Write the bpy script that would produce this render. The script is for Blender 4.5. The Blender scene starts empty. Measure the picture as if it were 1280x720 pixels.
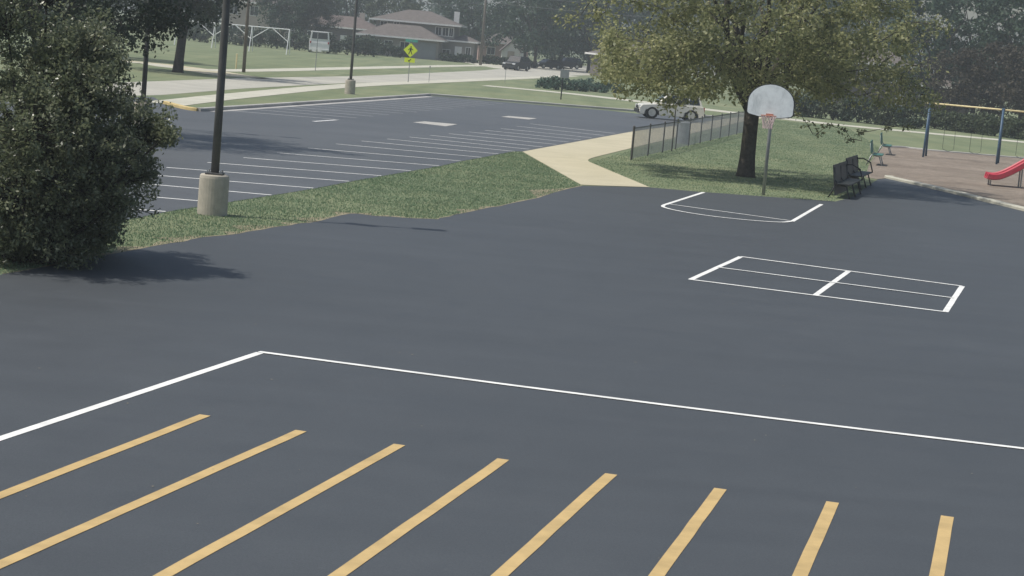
import bpy, bmesh, math, random
import numpy as np
from mathutils import Vector, Matrix
random.seed(7); RNG = np.random.default_rng(7)
scene = bpy.context.scene
C = scene.collection
R = math.radians

# ------------------------------------------------------------------ camera
CAM_H, FPX, PITCH, ROLL = 4.018, 2517.8, 0.123246, 0.087329
cp, sp, cr, sr = math.cos(PITCH), math.sin(PITCH), math.cos(ROLL), math.sin(ROLL)
FWD = Vector((0, cp, -sp)); RT0 = Vector((1, 0, 0)); UP0 = RT0.cross(FWD)
RIGHT = RT0*cr + UP0*sr; UP = UP0*cr - RT0*sr
cam_d = bpy.data.cameras.new('camera'); cam = bpy.data.objects.new('camera', cam_d); C.objects.link(cam)
m3 = Matrix((RIGHT, UP, -FWD)).transposed()
cam.matrix_world = Matrix.Translation((0, 0, CAM_H)) @ m3.to_4x4()
cam_d.sensor_fit = 'HORIZONTAL'; cam_d.sensor_width = 36; cam_d.lens = FPX/1280*36
cam_d.clip_start = 0.5; cam_d.clip_end = 6000
scene.camera = cam

# ------------------------------------------------------------------ sky, sun, exposure
SHADOW_AZ, SUN_EL = R(11), R(61.5)          # shadows fall towards +X, a little away from the camera
sun_vec = Vector((-math.cos(SHADOW_AZ)*math.cos(SUN_EL), -math.sin(SHADOW_AZ)*math.cos(SUN_EL), math.sin(SUN_EL)))
world = bpy.data.worlds.new('World'); scene.world = world; world.use_nodes = True
wn = world.node_tree; wn.nodes.clear()
sky = wn.nodes.new('ShaderNodeTexSky'); sky.sky_type = 'NISHITA'; sky.sun_disc = False
sky.sun_elevation = SUN_EL; sky.sun_rotation = math.atan2(sun_vec.x, sun_vec.y)
sky.air_density = 1.2; sky.dust_density = 2.5
bg = wn.nodes.new('ShaderNodeBackground'); bg.inputs['Strength'].default_value = 0.10
wo = wn.nodes.new('ShaderNodeOutputWorld')
wn.links.new(sky.outputs[0], bg.inputs[0]); wn.links.new(bg.outputs[0], wo.inputs[0])
sl = bpy.data.lights.new('sun', 'SUN'); sl.energy = 3.4; sl.angle = R(0.6); sl.color = (1, .955, .88)
so = bpy.data.objects.new('sun', sl); C.objects.link(so)
so.rotation_euler = sun_vec.to_track_quat('Z', 'Y').to_euler(); so.location = (-40, -10, 60)
scene.view_settings.view_transform = 'Standard'; scene.view_settings.look = 'None'
scene.view_settings.exposure = 0.12; scene.view_settings.gamma = 1
scene.view_settings.use_curve_mapping = False

# ------------------------------------------------------------------ helpers
def ground(px, py):
    """ground point of the surveyed photo position (1280x720)"""
    d = FWD + RIGHT*((px-640)/FPX) - UP*((py-360)/FPX)
    t = -CAM_H/d.z
    return Vector((d.x*t, d.y*t, 0))
def at(px, dist):
    lo, hi = -40.0, 2000.0
    hi = 719.0
    a = 47 + (px-640)*0.0875 + 1
    lo = a
    for _ in range(60):
        m = (lo+hi)/2
        if ground(px, m).y > dist: lo = m
        else: hi = m
    return ground(px, lo)
def tag(o, label=None, cat=None, group=None, kind=None):
    if label: o['label'] = label
    if cat: o['category'] = cat
    if group: o['group'] = group
    if kind: o['kind'] = kind
    return o
def empty(name, loc, rz=0):
    o = bpy.data.objects.new(name, None); C.objects.link(o)
    o.location = loc; o.rotation_euler = (0, 0, rz); o.empty_display_size = .2
    return o
def copy_tree(o, parent=None):
    c = o.copy(); C.objects.link(c)
    if parent: c.parent = parent
    for ch in list(o.children): copy_tree(ch, c)
    return c
def link(name, me, mat, parent=None, smooth=False):
    o = bpy.data.objects.new(name, me); C.objects.link(o)
    if mat: me.materials.append(mat)
    if parent: o.parent = parent
    if smooth:
        me.polygons.foreach_set('use_smooth', [True]*len(me.polygons))
    return o
def clone(name, me, parent, loc=(0, 0, 0), rz=0):
    o = bpy.data.objects.new(name, me); C.objects.link(o); o.parent = parent
    o.location = loc; o.rotation_euler = (0, 0, rz); return o
class MB:
    def __init__(s): s.v = []; s.f = []
    def add(s, vs, fs):
        n = len(s.v); s.v += [tuple(v) for v in vs]; s.f += [tuple(n+i for i in f) for f in fs]; return s
    def box(s, c, d, rz=0, taper=1.0, mat=None):
        x, y, z = d[0]/2, d[1]/2, d[2]/2
        vs = []
        for sz, k in ((-1, 1), (1, taper)):
            for sx, sy in ((-1, -1), (1, -1), (1, 1), (-1, 1)):
                vs.append(Vector((sx*x*k, sy*y*k, sz*z)))
        M = Matrix.Rotation(rz, 3, 'Z') if mat is None else mat
        vs = [M @ v + Vector(c) for v in vs]
        return s.add(vs, [(3, 2, 1, 0), (4, 5, 6, 7), (0, 1, 5, 4), (1, 2, 6, 5), (2, 3, 7, 6), (3, 0, 4, 7)])
    def tube(s, pts, rad, n=8, cap=True):
        pts = [Vector(p) for p in pts]
        if not hasattr(rad, '__len__'): rad = [rad]*len(pts)
        rings = []; prev = None
        for i, p in enumerate(pts):
            t = (pts[min(i+1, len(pts)-1)] - pts[max(i-1, 0)]).normalized()
            if prev is None:
                a = Vector((0, 0, 1)) if abs(t.z) < .9 else Vector((1, 0, 0))
                u = t.cross(a).normalized()
            else:
                u = (prev - t*prev.dot(t)).normalized()
            prev = u; w = t.cross(u)
            rings.append([p + (u*math.cos(2*math.pi*k/n) + w*math.sin(2*math.pi*k/n))*rad[i] for k in range(n)])
        vs = [v for r in rings for v in r]; fs = []
        for i in range(len(pts)-1):
            for k in range(n):
                a, b = i*n+k, i*n+(k+1) % n
                fs.append((a, b, b+n, a+n))
        if cap:
            fs.append(tuple(range(n-1, -1, -1))); fs.append(tuple((len(pts)-1)*n+k for k in range(n)))
        return s.add(vs, fs)
    def lathe(s, prof, n=24, c=(0, 0, 0)):
        vs = []; fs = []
        for r, z in prof:
            for k in range(n):
                a = 2*math.pi*k/n; vs.append((c[0]+r*math.cos(a), c[1]+r*math.sin(a), c[2]+z))
        for i in range(len(prof)-1):
            for k in range(n):
                a, b = i*n+k, i*n+(k+1) % n
                fs.append((a, b, b+n, a+n))
        fs.append(tuple(range(n-1, -1, -1))); fs.append(tuple((len(prof)-1)*n+k for k in range(n)))
        return s.add(vs, fs)
    def prism(s, poly, z0, z1):
        n = len(poly)
        return s.add([(p[0], p[1], z0) for p in poly]+[(p[0], p[1], z1) for p in poly],
                     [tuple(range(n-1, -1, -1)), tuple(range(n, 2*n))]+[(i, (i+1) % n, n+(i+1) % n, n+i) for i in range(n)])
    def mesh(s, name, bevel=0, seg=2):
        me = bpy.data.meshes.new(name); me.from_pydata(s.v, [], s.f); me.update()
        bm = bmesh.new(); bm.from_mesh(me)
        bmesh.ops.recalc_face_normals(bm, faces=bm.faces)
        if bevel:
            es = [e for e in bm.edges if len(e.link_faces) == 2 and e.calc_face_angle(0) > .5]
            bmesh.ops.bevel(bm, geom=es, offset=bevel, segments=seg, affect='EDGES', profile=.6)
        bm.to_mesh(me); bm.free()
        return me
    def build(s, name, mat, parent=None, bevel=0, smooth=False, seg=2):
        return link(name, s.mesh(name, bevel, seg), mat, parent, smooth)
def flip(poly):
    a = sum(poly[i][0]*poly[(i+1) % len(poly)][1]-poly[(i+1) % len(poly)][0]*poly[i][1] for i in range(len(poly)))
    return poly if a > 0 else poly[::-1]
def sheet(name, poly, z, mat, parent=None, kind='structure'):
    poly = flip([tuple(p)[:2] for p in poly])
    me = bpy.data.meshes.new(name); me.from_pydata([(x, y, z) for x, y in poly], [], [tuple(range(len(poly)))]); me.update()
    o = link(name, me, mat, parent)
    if kind and not parent: o['kind'] = kind
    return o
def G(*pts): return [ground(*p) for p in pts]
def curve_pts(pts, n=6):
    """Catmull-Rom through points"""
    P = [Vector(p) for p in pts]; out = []
    for i in range(len(P)-1):
        a, b, c, d = P[max(i-1, 0)], P[i], P[i+1], P[min(i+2, len(P)-1)]
        for k in range(n):
            t = k/n
            out.append(0.5*((2*b)+(c-a)*t+(2*a-5*b+4*c-d)*t*t+(3*b-a-3*c+d)*t**3))
    out.append(P[-1]); return out
def ribbon(pts, w):
    """closed outline of a strip of width w about a polyline"""
    P = [Vector(p).to_2d() for p in pts]; L = []; Rr = []
    for i, p in enumerate(P):
        t = (P[min(i+1, len(P)-1)]-P[max(i-1, 0)]).normalized(); n = Vector((-t.y, t.x))*(w/2)
        L.append(p+n); Rr.append(p-n)
    return L+Rr[::-1]
def strip_mesh(name, pts, w, z, mat, parent=None, jitter=0):
    """flat painted strip as a quad strip"""
    P = [Vector(p).to_2d() for p in pts]; vs = []; fs = []
    for i, p in enumerate(P):
        t = (P[min(i+1, len(P)-1)]-P[max(i-1, 0)]).normalized(); n = Vector((-t.y, t.x))*(w/2)
        j = random.uniform(-jitter, jitter)
        vs += [(*(p+n*(1+j)), z), (*(p-n*(1-j)), z)]
        if i: fs.append((2*i-2, 2*i-1, 2*i+1, 2*i))
    me = bpy.data.meshes.new(name); me.from_pydata(vs, [], fs); me.update()
    if me.polygons[0].normal.z < 0: me.flip_normals()
    return link(name, me, mat, parent)
def seg(a, b, n): return [a.lerp(b, i/n) for i in range(n+1)]
def kerb(name, pts, w, h, mat, z0=0, jitter=0):
    """raised kerb with a chamfered section along a polyline"""
    P = [Vector(p).to_2d() for p in pts]; sec = [(-w/2, 0), (-w/2, h-.02), (-w/2+.02, h), (w/2-.02, h), (w/2, h-.02), (w/2, 0)]
    vs = []; fs = []; n = len(sec)
    for i, p in enumerate(P):
        t = (P[min(i+1, len(P)-1)]-P[max(i-1, 0)]).normalized(); nn = Vector((-t.y, t.x))
        j = random.uniform(-jitter, jitter); jz = random.uniform(-jitter, jitter)*.5
        for a, b in sec: vs.append((*(p+nn*(a+j)), z0+b+(jz if b > 0 else 0)))
        if i:
            for k in range(n-1): fs.append(((i-1)*n+k, (i-1)*n+k+1, i*n+k+1, i*n+k))
    fs.append(tuple(range(n))); fs.append(tuple(range(len(vs)-1, len(vs)-n-1, -1)))
    me = bpy.data.meshes.new(name); me.from_pydata(vs, [], fs); me.update()
    bm = bmesh.new(); bm.from_mesh(me); bmesh.ops.recalc_face_normals(bm, faces=bm.faces); bm.to_mesh(me); bm.free()
    o = link(name, me, mat); o['kind'] = 'structure'; return o

# ------------------------------------------------------------------ materials
def ramp(nt, stops):
    r = nt.nodes.new('ShaderNodeValToRGB'); e = r.color_ramp.elements
    while len(e) < len(stops): e.new(.5)
    for i, (p, c) in enumerate(stops): e[i].position = p; e[i].color = (*c, 1)
    return r
def base(name, rough=.8, spec=.3, metal=0):
    m = bpy.data.materials.new(name); m.use_nodes = True; nt = m.node_tree
    b = nt.nodes['Principled BSDF']; b.inputs['Roughness'].default_value = rough
    b.inputs['Specular IOR Level'].default_value = spec; b.inputs['Metallic'].default_value = metal
    return m, nt, b
def noise(nt, scale, detail=4, rough=.6, vec=None, dist=0):
    n = nt.nodes.new('ShaderNodeTexNoise'); n.inputs['Scale'].default_value = scale
    n.inputs['Detail'].default_value = detail; n.inputs['Roughness'].default_value = rough; n.inputs['Distortion'].default_value = dist
    if vec: nt.links.new(vec, n.inputs['Vector'])
    return n.outputs['Fac']
def pos(nt, scale=(1, 1, 1), rot=0):
    g = nt.nodes.new('ShaderNodeNewGeometry'); mp = nt.nodes.new('ShaderNodeMapping')
    mp.inputs['Scale'].default_value = scale; mp.inputs['Rotation'].default_value = (0, 0, rot)
    nt.links.new(g.outputs['Position'], mp.inputs['Vector']); return mp.outputs[0]
def objco(nt, scale=(1, 1, 1)):
    g = nt.nodes.new('ShaderNodeTexCoord'); mp = nt.nodes.new('ShaderNodeMapping')
    mp.inputs['Scale'].default_value = scale; nt.links.new(g.outputs['Object'], mp.inputs['Vector']); return mp.outputs[0]
def mixc(nt, fac, a, b, mode='MIX'):
    m = nt.nodes.new('ShaderNodeMix'); m.data_type = 'RGBA'; m.blend_type = mode
    for s, v in ((m.inputs[0], fac), (m.inputs[6], a), (m.inputs[7], b)):
        if isinstance(v, (int, float)): s.default_value = v
        elif isinstance(v, tuple): s.default_value = (*v, 1)
        else: nt.links.new(v, s)
    return m.outputs[2]
def bump(nt, b, h, strength=.3, dist=.02):
    n = nt.nodes.new('ShaderNodeBump'); n.inputs['Strength'].default_value = strength; n.inputs['Distance'].default_value = dist
    nt.links.new(h, n.inputs['Height']); nt.links.new(n.outputs[0], b.inputs['Normal'])
def simple(name, col, rough=.6, var=.18, scale=6, spec=.4, metal=0, dirt=None, bmp=0):
    m, nt, b = base(name, rough, spec, metal)
    f = noise(nt, scale, 5, .65, objco(nt))
    lo = tuple(c*(1-var) for c in col); hi = tuple(min(1, c*(1+var)) for c in col)
    r = ramp(nt, [(.3, lo), (.7, hi)]); nt.links.new(f, r.inputs[0]); out = r.outputs[0]
    if dirt:
        f2 = noise(nt, scale*.35, 6, .7, objco(nt, (1, 1, .4)), .6)
        r2 = ramp(nt, [(.5, (0, 0, 0)), (.68, (1, 1, 1))]); nt.links.new(f2, r2.inputs[0])
        out = mixc(nt, r2.outputs[0], out, dirt)
    nt.links.new(out, b.inputs['Base Color'])
    if bmp: bump(nt, b, noise(nt, scale*6, 4, .7, objco(nt)), bmp, .01)
    return m
def asphalt(name, c0, c1, rough=.62):
    m, nt, b = base(name, rough, .35)
    v = pos(nt)
    big = noise(nt, .09, 4, .6, v, .8); mid = noise(nt, .9, 5, .65, v, .5); fine = noise(nt, 55, 3, .7, v)
    r = ramp(nt, [(.32, c0), (.68, c1)]); nt.links.new(big, r.inputs[0])
    r2 = ramp(nt, [(.3, (.94, .94, .94)), (.7, (1.06, 1.06, 1.06))]); nt.links.new(mid, r2.inputs[0])
    r3 = ramp(nt, [(.2, (.72, .72, .72)), (.8, (1.3, 1.3, 1.3))]); nt.links.new(fine, r3.inputs[0])
    # sealcoat squeegee streaks
    st = noise(nt, .55, 4, .6, pos(nt, (.12, 2.2, 1), R(14)), .3)
    r4 = ramp(nt, [(.35, (.965, .965, .965)), (.65, (1.035, 1.035, 1.035))]); nt.links.new(st, r4.inputs[0])
    out = mixc(nt, 1, r.outputs[0], r2.outputs[0], 'MULTIPLY'); out = mixc(nt, 1, out, r3.outputs[0], 'MULTIPLY')
    out = mixc(nt, 1, out, r4.outputs[0], 'MULTIPLY')
    # pale scuffs and dust specks
    sc = noise(nt, 2.1, 6, .75, v, 1.2); r5 = ramp(nt, [(.66, (0, 0, 0)), (.80, (.35, .35, .35))]); nt.links.new(sc, r5.inputs[0])
    out = mixc(nt, r5.outputs[0], out, (.16, .16, .16))
    nt.links.new(out, b.inputs['Base Color'])
    rr = nt.nodes.new('ShaderNodeMapRange'); rr.inputs[3].default_value = rough-.08; rr.inputs[4].default_value = rough+.1
    nt.links.new(mid, rr.inputs[0]); nt.links.new(rr.outputs[0], b.inputs['Roughness'])
    bump(nt, b, fine, .25, .006)
    return m
def paint(name, col, under, wear=.62):
    m, nt, b = base(name, .6, .35)
    v = pos(nt); f = noise(nt, 38, 4, .75, v); g = noise(nt, 3, 4, .6, v)
    r = ramp(nt, [(wear, (0, 0, 0)), (wear+.08, (1, 1, 1))]); nt.links.new(f, r.inputs[0])
    r2 = ramp(nt, [(.3, tuple(c*.78 for c in col)), (.62, col)]); nt.links.new(g, r2.inputs[0])
    nt.links.new(mixc(nt, r.outputs[0], r2.outputs[0], under), b.inputs['Base Color']); bump(nt, b, f, .2, .005)
    return m
def concrete(name, c0, c1, sc=1.0):
    m, nt, b = base(name, .85, .25)
    v = pos(nt); a = noise(nt, .5*sc, 5, .65, v, .5); f = noise(nt, 24*sc, 4, .7, v)
    r = ramp(nt, [(.3, c0), (.7, c1)]); nt.links.new(a, r.inputs[0])
    r2 = ramp(nt, [(.25, (.85, .85, .85)), (.75, (1.12, 1.12, 1.12))]); nt.links.new(f, r2.inputs[0])
    nt.links.new(mixc(nt, 1, r.outputs[0], r2.outputs[0], 'MULTIPLY'), b.inputs['Base Color']); bump(nt, b, f, .2, .008)
    return m
def grass_mat(name):
    m, nt, b = base(name, .9, .15)
    v = pos(nt); a = noise(nt, .16, 5, .65, v, .6); f = noise(nt, 9, 5, .75, v); md = noise(nt, 1.1, 4, .7, v, .5)
    mow = noise(nt, .4, 3, .5, pos(nt, (1.6, .1, 1), R(-30)), .2)
    r = ramp(nt, [(.28, (.142, .178, .110)), (.5, (.18, .208, .126)), (.74, (.225, .235, .145))]); nt.links.new(a, r.inputs[0])
    r2 = ramp(nt, [(.2, (.78, .80, .76)), (.8, (1.2, 1.2, 1.17))]); nt.links.new(f, r2.inputs[0])
    r3 = ramp(nt, [(.35, (.88, .9, .86)), (.65, (1.12, 1.1, 1.08))]); nt.links.new(mow, r3.inputs[0])
    r4 = ramp(nt, [(.55, (0, 0, 0)), (.8, (.5, .5, .5))]); nt.links.new(md, r4.inputs[0])
    o = mixc(nt, 1, r.outputs[0], r2.outputs[0], 'MULTIPLY'); o = mixc(nt, 1, o, r3.outputs[0], 'MULTIPLY')
    o = mixc(nt, r4.outputs[0], o, (.16, .145, .075))
    nt.links.new(o, b.inputs['Base Color']); bump(nt, b, f, .6, .05)
    return m
def leaf_mat(name, cols, rough=.45, spec=.4, trans=.25):
    """leaf faces; colour differs from leaf to leaf"""
    m, nt, b = base(name, rough, spec)
    g = nt.nodes.new('ShaderNodeNewGeometry')
    n = len(cols); r = ramp(nt, [(i/(n-1), c) for i, c in enumerate(cols)])
    big = noise(nt, .9, 3, .6, g.outputs['Position'])
    ad = nt.nodes.new('ShaderNodeMath'); ad.operation = 'MULTIPLY_ADD'; ad.inputs[1].default_value = .55
    mr = nt.nodes.new('ShaderNodeMapRange'); mr.inputs[1].default_value = .3; mr.inputs[2].default_value = .7; mr.inputs[4].default_value = .45
    nt.links.new(big, mr.inputs[0])
    nt.links.new(g.outputs['Random Per Island'], ad.inputs[0]); nt.links.new(mr.outputs[0], ad.inputs[2])
    nt.links.new(ad.outputs[0], r.inputs[0]); nt.links.new(r.outputs[0], b.inputs['Base Color'])
    if trans:
        t = nt.nodes.new('ShaderNodeBsdfTranslucent'); nt.links.new(r.outputs[0], t.inputs[0])
        mx = nt.nodes.new('ShaderNodeMixShader'); mx.inputs[0].default_value = trans
        nt.links.new(b.outputs[0], mx.inputs[1]); nt.links.new(t.outputs[0], mx.inputs[2])
        nt.links.new(mx.outputs[0], nt.nodes['Material Output'].inputs[0])
    return m
def glass_dark(name, col=(.02, .025, .03)):
    m, nt, b = base(name, .08, .6); b.inputs['Base Color'].default_value = (*col, 1)
    nt.links.new(ramp_noise(nt, 3, tuple(c*.7 for c in col), tuple(c*1.5 for c in col)), b.inputs['Base Color']); return m
def ramp_noise(nt, sc, a, b):
    r = ramp(nt, [(.3, a), (.7, b)]); nt.links.new(noise(nt, sc, 3, .6, objco(nt)), r.inputs[0]); return r.outputs[0]

M = {}
M['yard'] = asphalt('yard_asphalt', (.053, .060, .066), (.062, .070, .077))
M['lot'] = asphalt('lot_asphalt', (.076, .083, .089), (.094, .101, .107), .58)
M['road'] = concrete('road_concrete', (.36, .35, .30), (.47, .455, .39), .5)
M['walk'] = concrete('walk_concrete', (.45, .41, .285), (.54, .49, .35))
M['sidewalk'] = concrete('sidewalk_concrete', (.44, .43, .35), (.56, .54, .45))
M['kerb'] = concrete('kerb_concrete', (.34, .33, .31), (.46, .45, .42))
M['kerb_yellow'] = concrete('kerb_yellow_paint', (.48, .37, .16), (.62, .49, .24), 2)
M['grass'] = grass_mat('lawn')
M['yellow'] = paint('yellow_paint', (.56, .40, .175), (.10, .10, .095), .70)
M['white'] = paint('white_paint', (.84, .84, .80), (.10, .10, .10), .72)
M['white_old'] = paint('worn_white_paint', (.66, .66, .64), (.09, .092, .097), .62)
M['patch'] = concrete('patch_concrete', (.36, .35, .32), (.46, .45, .41), 3)
M['blade'] = leaf_mat('grass_blades', [(.13, .21, .12), (.17, .25, .145), (.22, .285, .175), (.33, .34, .23)], .7, .15, .35)
M['mulch'] = None
M['pole'] = simple('dark_bronze_pole', (.085, .083, .080), .5, .2, 4)
M['polebase'] = simple('lamp_base_concrete', (.42, .385, .315), .9, .14, 5, .2, dirt=(.30, .28, .235), bmp=.3)
M['galv'] = simple('galvanised_steel', (.33, .34, .34), .5, .15, 5, .5, .6)
M['black_steel'] = simple('black_steel', (.022, .025, .026), .55, .25, 6)
M['brown_steel'] = simple('fence_steel', (.075, .072, .07), .55, .25, 8)
M['bark'] = simple('bark', (.075, .066, .055), .95, .4, 7, .1, bmp=.7)
M['bark_dark'] = simple('dark_bark', (.045, .041, .036), .95, .4, 7, .1, bmp=.7)
M['wood'] = simple('weathered_pole_wood', (.16, .14, .12), .9, .25, 5, .1, bmp=.3)
M['blue'] = simple('blue_paint', (.055, .105, .17), .45, .2, 6)
M['yellow_steel'] = simple('yellow_steel_paint', (.74, .62, .34), .45, .12, 4)
M['green_bench'] = simple('green_bench_coating', (.05, .15, .125), .6, .2, 9)
M['red'] = simple('red_plastic', (.46, .035, .06), .45, .2, 3, .5, dirt=(.45, .07, .09))
M['board'] = simple('backboard_white', (.78, .82, .81), .45, .1, 5, .4, dirt=(.52, .56, .555))
M['orange'] = simple('rim_orange', (.46, .20, .14), .5, .15, 8)
M['net'] = simple('net_cord', (.66, .52, .50), .8, .12, 20)
M['hedge'] = leaf_mat('hedge_leaves', [(.018, .034, .020), (.030, .052, .028), (.048, .075, .038)], .6, .3, .15)
M['far_leaf'] = leaf_mat('far_leaves', [(.020, .042, .027), (.038, .070, .042), (.062, .10, .055)], .6, .25, .2)
M['far_leaf2'] = leaf_mat('far_leaves_olive', [(.036, .054, .028), (.064, .086, .042), (.10, .12, .06)], .6, .25, .2)
M['brown_leaf'] = leaf_mat('russet_leaves', [(.034, .031, .023), (.058, .050, .035), (.085, .074, .048)], .6, .2, .2)
M['dark_leaf'] = leaf_mat('maple_leaves', [(.014, .026, .016), (.025, .043, .024), (.042, .064, .033)], .55, .3, .2)
M['locust'] = leaf_mat('locust_leaves', [(.11, .13, .06), (.22, .24, .11), (.36, .365, .18), (.55, .52, .29)], .5, .4, .5)
M['shrub'] = leaf_mat('shrub_leaves', [(.08, .10, .055), (.14, .165, .09), (.22, .24, .14), (.36, .36, .23)], .34, .6, .48)
M['bed'] = leaf_mat('bed_leaves', [(.04, .085, .060), (.065, .12, .085), (.09, .14, .085)], .5, .3, .2)
def mulch_mat():
    m, nt, b = base('wood_chip_mulch', .95, .1)
    v = pos(nt); f = noise(nt, 16, 6, .8, v); a = noise(nt, .35, 5, .65, v, .6)
    r = ramp(nt, [(.3, (.205, .172, .142)), (.7, (.315, .27, .225))]); nt.links.new(a, r.inputs[0])
    r2 = ramp(nt, [(.25, (.5, .5, .5)), (.75, (1.4, 1.4, 1.4))]); nt.links.new(f, r2.inputs[0])
    r3 = ramp(nt, [(.3, (.72, .72, .70)), (.7, (1.22, 1.2, 1.18))]); nt.links.new(noise(nt, 2.2, 6, .75, v, .4), r3.inputs[0])
    oo = mixc(nt, 1, mixc(nt, 1, r.outputs[0], r2.outputs[0], 'MULTIPLY'), r3.outputs[0], 'MULTIPLY')
    nt.links.new(oo, b.inputs['Base Color']); bump(nt, b, f, .8, .04); return m
M['mulch'] = mulch_mat()
M['roof_brown'] = simple('roof_shingles', (.138, .122, .112), .9, .2, 2, .2)
M['roof_red'] = simple('red_roof_shingles', (.135, .110, .10), .9, .2, 2, .2)
M['wall_taupe'] = simple('taupe_siding', (.30, .275, .245), .8, .08, 1, .2)
M['wall_grey'] = simple('grey_siding', (.27, .255, .235), .8, .08, 1, .2)
M['wall_beige'] = simple('beige_siding', (.44, .38, .33), .85, .1, 1, .2)
M['wall_pink'] = simple('pink_siding', (.44, .30, .27), .85, .1, 1, .2)
M['wall_dark'] = simple('dark_brick', (.13, .115, .11), .9, .2, 4, .2)
M['trim'] = simple('white_trim', (.72, .71, .68), .6, .08, 3)
M['door_grey'] = simple('garage_door', (.24, .25, .26), .6, .08, 2)
M['glass'] = glass_dark('window_glass')
M['car_beige'] = simple('cream_car_paint', (.70, .67, .58), .3, .06, 2, .5)
M['car_dark'] = simple('charcoal_car_paint', (.03, .034, .038), .5, .1, 2, .3)
M['car_black'] = simple('black_car_paint', (.016, .018, .022), .45, .1, 2, .3)
M['car_white'] = simple('white_van_paint', (.66, .66, .64), .3, .05, 2, .5)
M['tyre'] = simple('tyre_rubber', (.022, .022, .022), .85, .2, 10, .2)
M['rim'] = simple('wheel_rim', (.55, .55, .54), .3, .1, 6, .5, .7)
M['lens'] = simple('lamp_lens', (.75, .76, .76), .15, .05, 5, .6)
M['red_lens'] = simple('tail_lens', (.35, .02, .02), .2, .1, 5, .6)
M['fluoro'] = simple('fluorescent_yellow_sheeting', (.74, .86, .05), .5, .05, 4)
M['sign_black'] = simple('sign_black', (.015, .015, .015), .6, .1, 5)
M['sign_green'] = simple('street_sign_green', (.10, .38, .30), .5, .1, 5)
M['sign_back'] = simple('sign_aluminium', (.30, .31, .32), .5, .12, 5, .4, .4)
M['sign_white'] = simple('sign_white', (.78, .78, .76), .5, .06, 5)
M['barrel'] = simple('grey_drum', (.27, .29, .31), .6, .15, 5)
M['white_tube'] = simple('white_tube', (.72, .73, .72), .45, .08, 5)
M['wire'] = simple('cable_rubber', (.10, .105, .11), .7, .1, 5)

# ------------------------------------------------------------------ the setting: ground, pavements, markings
sheet('ground', [(-900, -300), (900, -300), (900, 1500), (-900, 1500)], 0, M['grass'])

yard_edge = curve_pts(G((0, 343), (120, 321), (210, 305), (240, 299), (300, 291.5), (350, 283), (385, 278), (438, 267.5), (470, 270),
                        (535, 274), (562, 270.5), (600, 262), (650, 252), (726, 232)), 4)
yard_edge = [Vector((p.x+random.uniform(-.05, .05), p.y+random.uniform(-.12, .12), 0)) for p in yard_edge]
e0 = yard_edge[0]; ed = (yard_edge[0]-yard_edge[6]).normalized()
yard_right = G((812, 234.3), (870, 239.5), (954, 245.5), (1044, 252), (1064, 247), (1080, 236), (1097, 224.5), (1110, 223), (1145, 231), (1193, 242), (1235, 252.5), (1280, 263.5))
yr = yard_right[-1]+(yard_right[-1]-yard_right[-2])*6
yard = sheet('yard_asphalt', [(-45, -12), (45, -12), (45, 40), yr]+yard_right[::-1]+yard_edge[::-1]+[e0+ed*40], .004, M['yard'])

M['soil'] = concrete('dry_soil', (.19, .165, .105), (.30, .265, .175), 3)
ev = []; ef = []
for i, p in enumerate(yard_edge):
    tdir = (yard_edge[min(i+1, len(yard_edge)-1)]-yard_edge[max(i-1, 0)]).normalized(); nn = Vector((-tdir.y, tdir.x, 0))
    ev += [(*(p-nn*random.uniform(.0, .05))[:2], .0062), (*(p+nn*(random.uniform(.12, .7) if random.random() < .4 else .02))[:2], .0062)]
    if i: ef.append((2*i-2, 2*i, 2*i+1, 2*i-1))
me = bpy.data.meshes.new('soil_edge'); me.from_pydata(ev, [], ef); me.update(); o = link('soil_edge', me, M['soil']); o['kind'] = 'structure'
stall_right = [(150, 277), (210, 265), (280, 254), (341, 244.5), (394, 236), (439, 227.2), (479, 220.3), (516, 214), (551, 207.8), (578, 201.5), (604, 197), (625, 192.8), (642, 189.6), (656, 186.6), (670, 184)]
lot_near = G((-60, 318), *stall_right[:13], (653, 189.5), (790, 164.5), (905, 149))
lot_far = G((905, 149), (800, 142.5), (760, 138.2), (537, 120), (400, 128.7), (262, 139), (250, 139.5), (228, 136), (206, 130), (192, 121.5), (20, 122), (-150, 135))
lot = sheet('parking_lot_asphalt', lot_near+lot_far[1:], .008, M['lot'])

walk_a = G((653, 189.8), (790, 164.7), (905, 149.2), (960, 141.5))
walk_b = G((968, 146), (935, 150.5), (860, 168), (795, 184), (752, 194.5))+curve_pts(G((752, 194.5), (735, 200.5), (752, 209), (812, 234.3)), 5)[1:]
walk_c = G((735, 231.8), (726, 231.2))
walk = sheet('concrete_walk', walk_a+walk_b+walk_c, .012, M['walk'])

sheet('road', G((60, 122), (200, 119), (300, 111), (380, 106.5), (440, 103.6), (560, 102), (640, 96.5), (700, 94.5), (800, 93.5), (1000, 97), (1000, 91), (860, 84.8), (760, 82.8), (672, 82.4), (600, 88.2), (520, 92), (440, 95.3), (380, 96.3), (300, 97.6), (200, 101.5), (60, 106)), .006, M['road'])
def path(name, pix, w, z, mat): 
    return sheet(name, ribbon(curve_pts(G(*pix), 4), w), z, mat)
path('sidewalk', [(206, 130), (300, 119.5), (435, 107.2), (560, 101.5+.0), (716, 94.9)], 1.7, .014, M['sidewalk'])
path('sidewalk', [(606, 107), (690, 114.8), (770, 123.5), (960, 146), (1050, 156.3), (1160, 166.6), (1300, 179.7), (1700, 219)], 3.4, .010, M['sidewalk'])
path('sidewalk', [(130, 76), (185, 79.5), (225, 85.5), (300, 88.2), (440, 85.3), (575, 82.2), (640, 82)], 2.0, .010, M['sidewalk'])
path('driveway', [(100, 70), (150, 75.5), (190, 79.5), (240, 86), (305, 97)], 4.0, .006, M['walk'])
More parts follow.
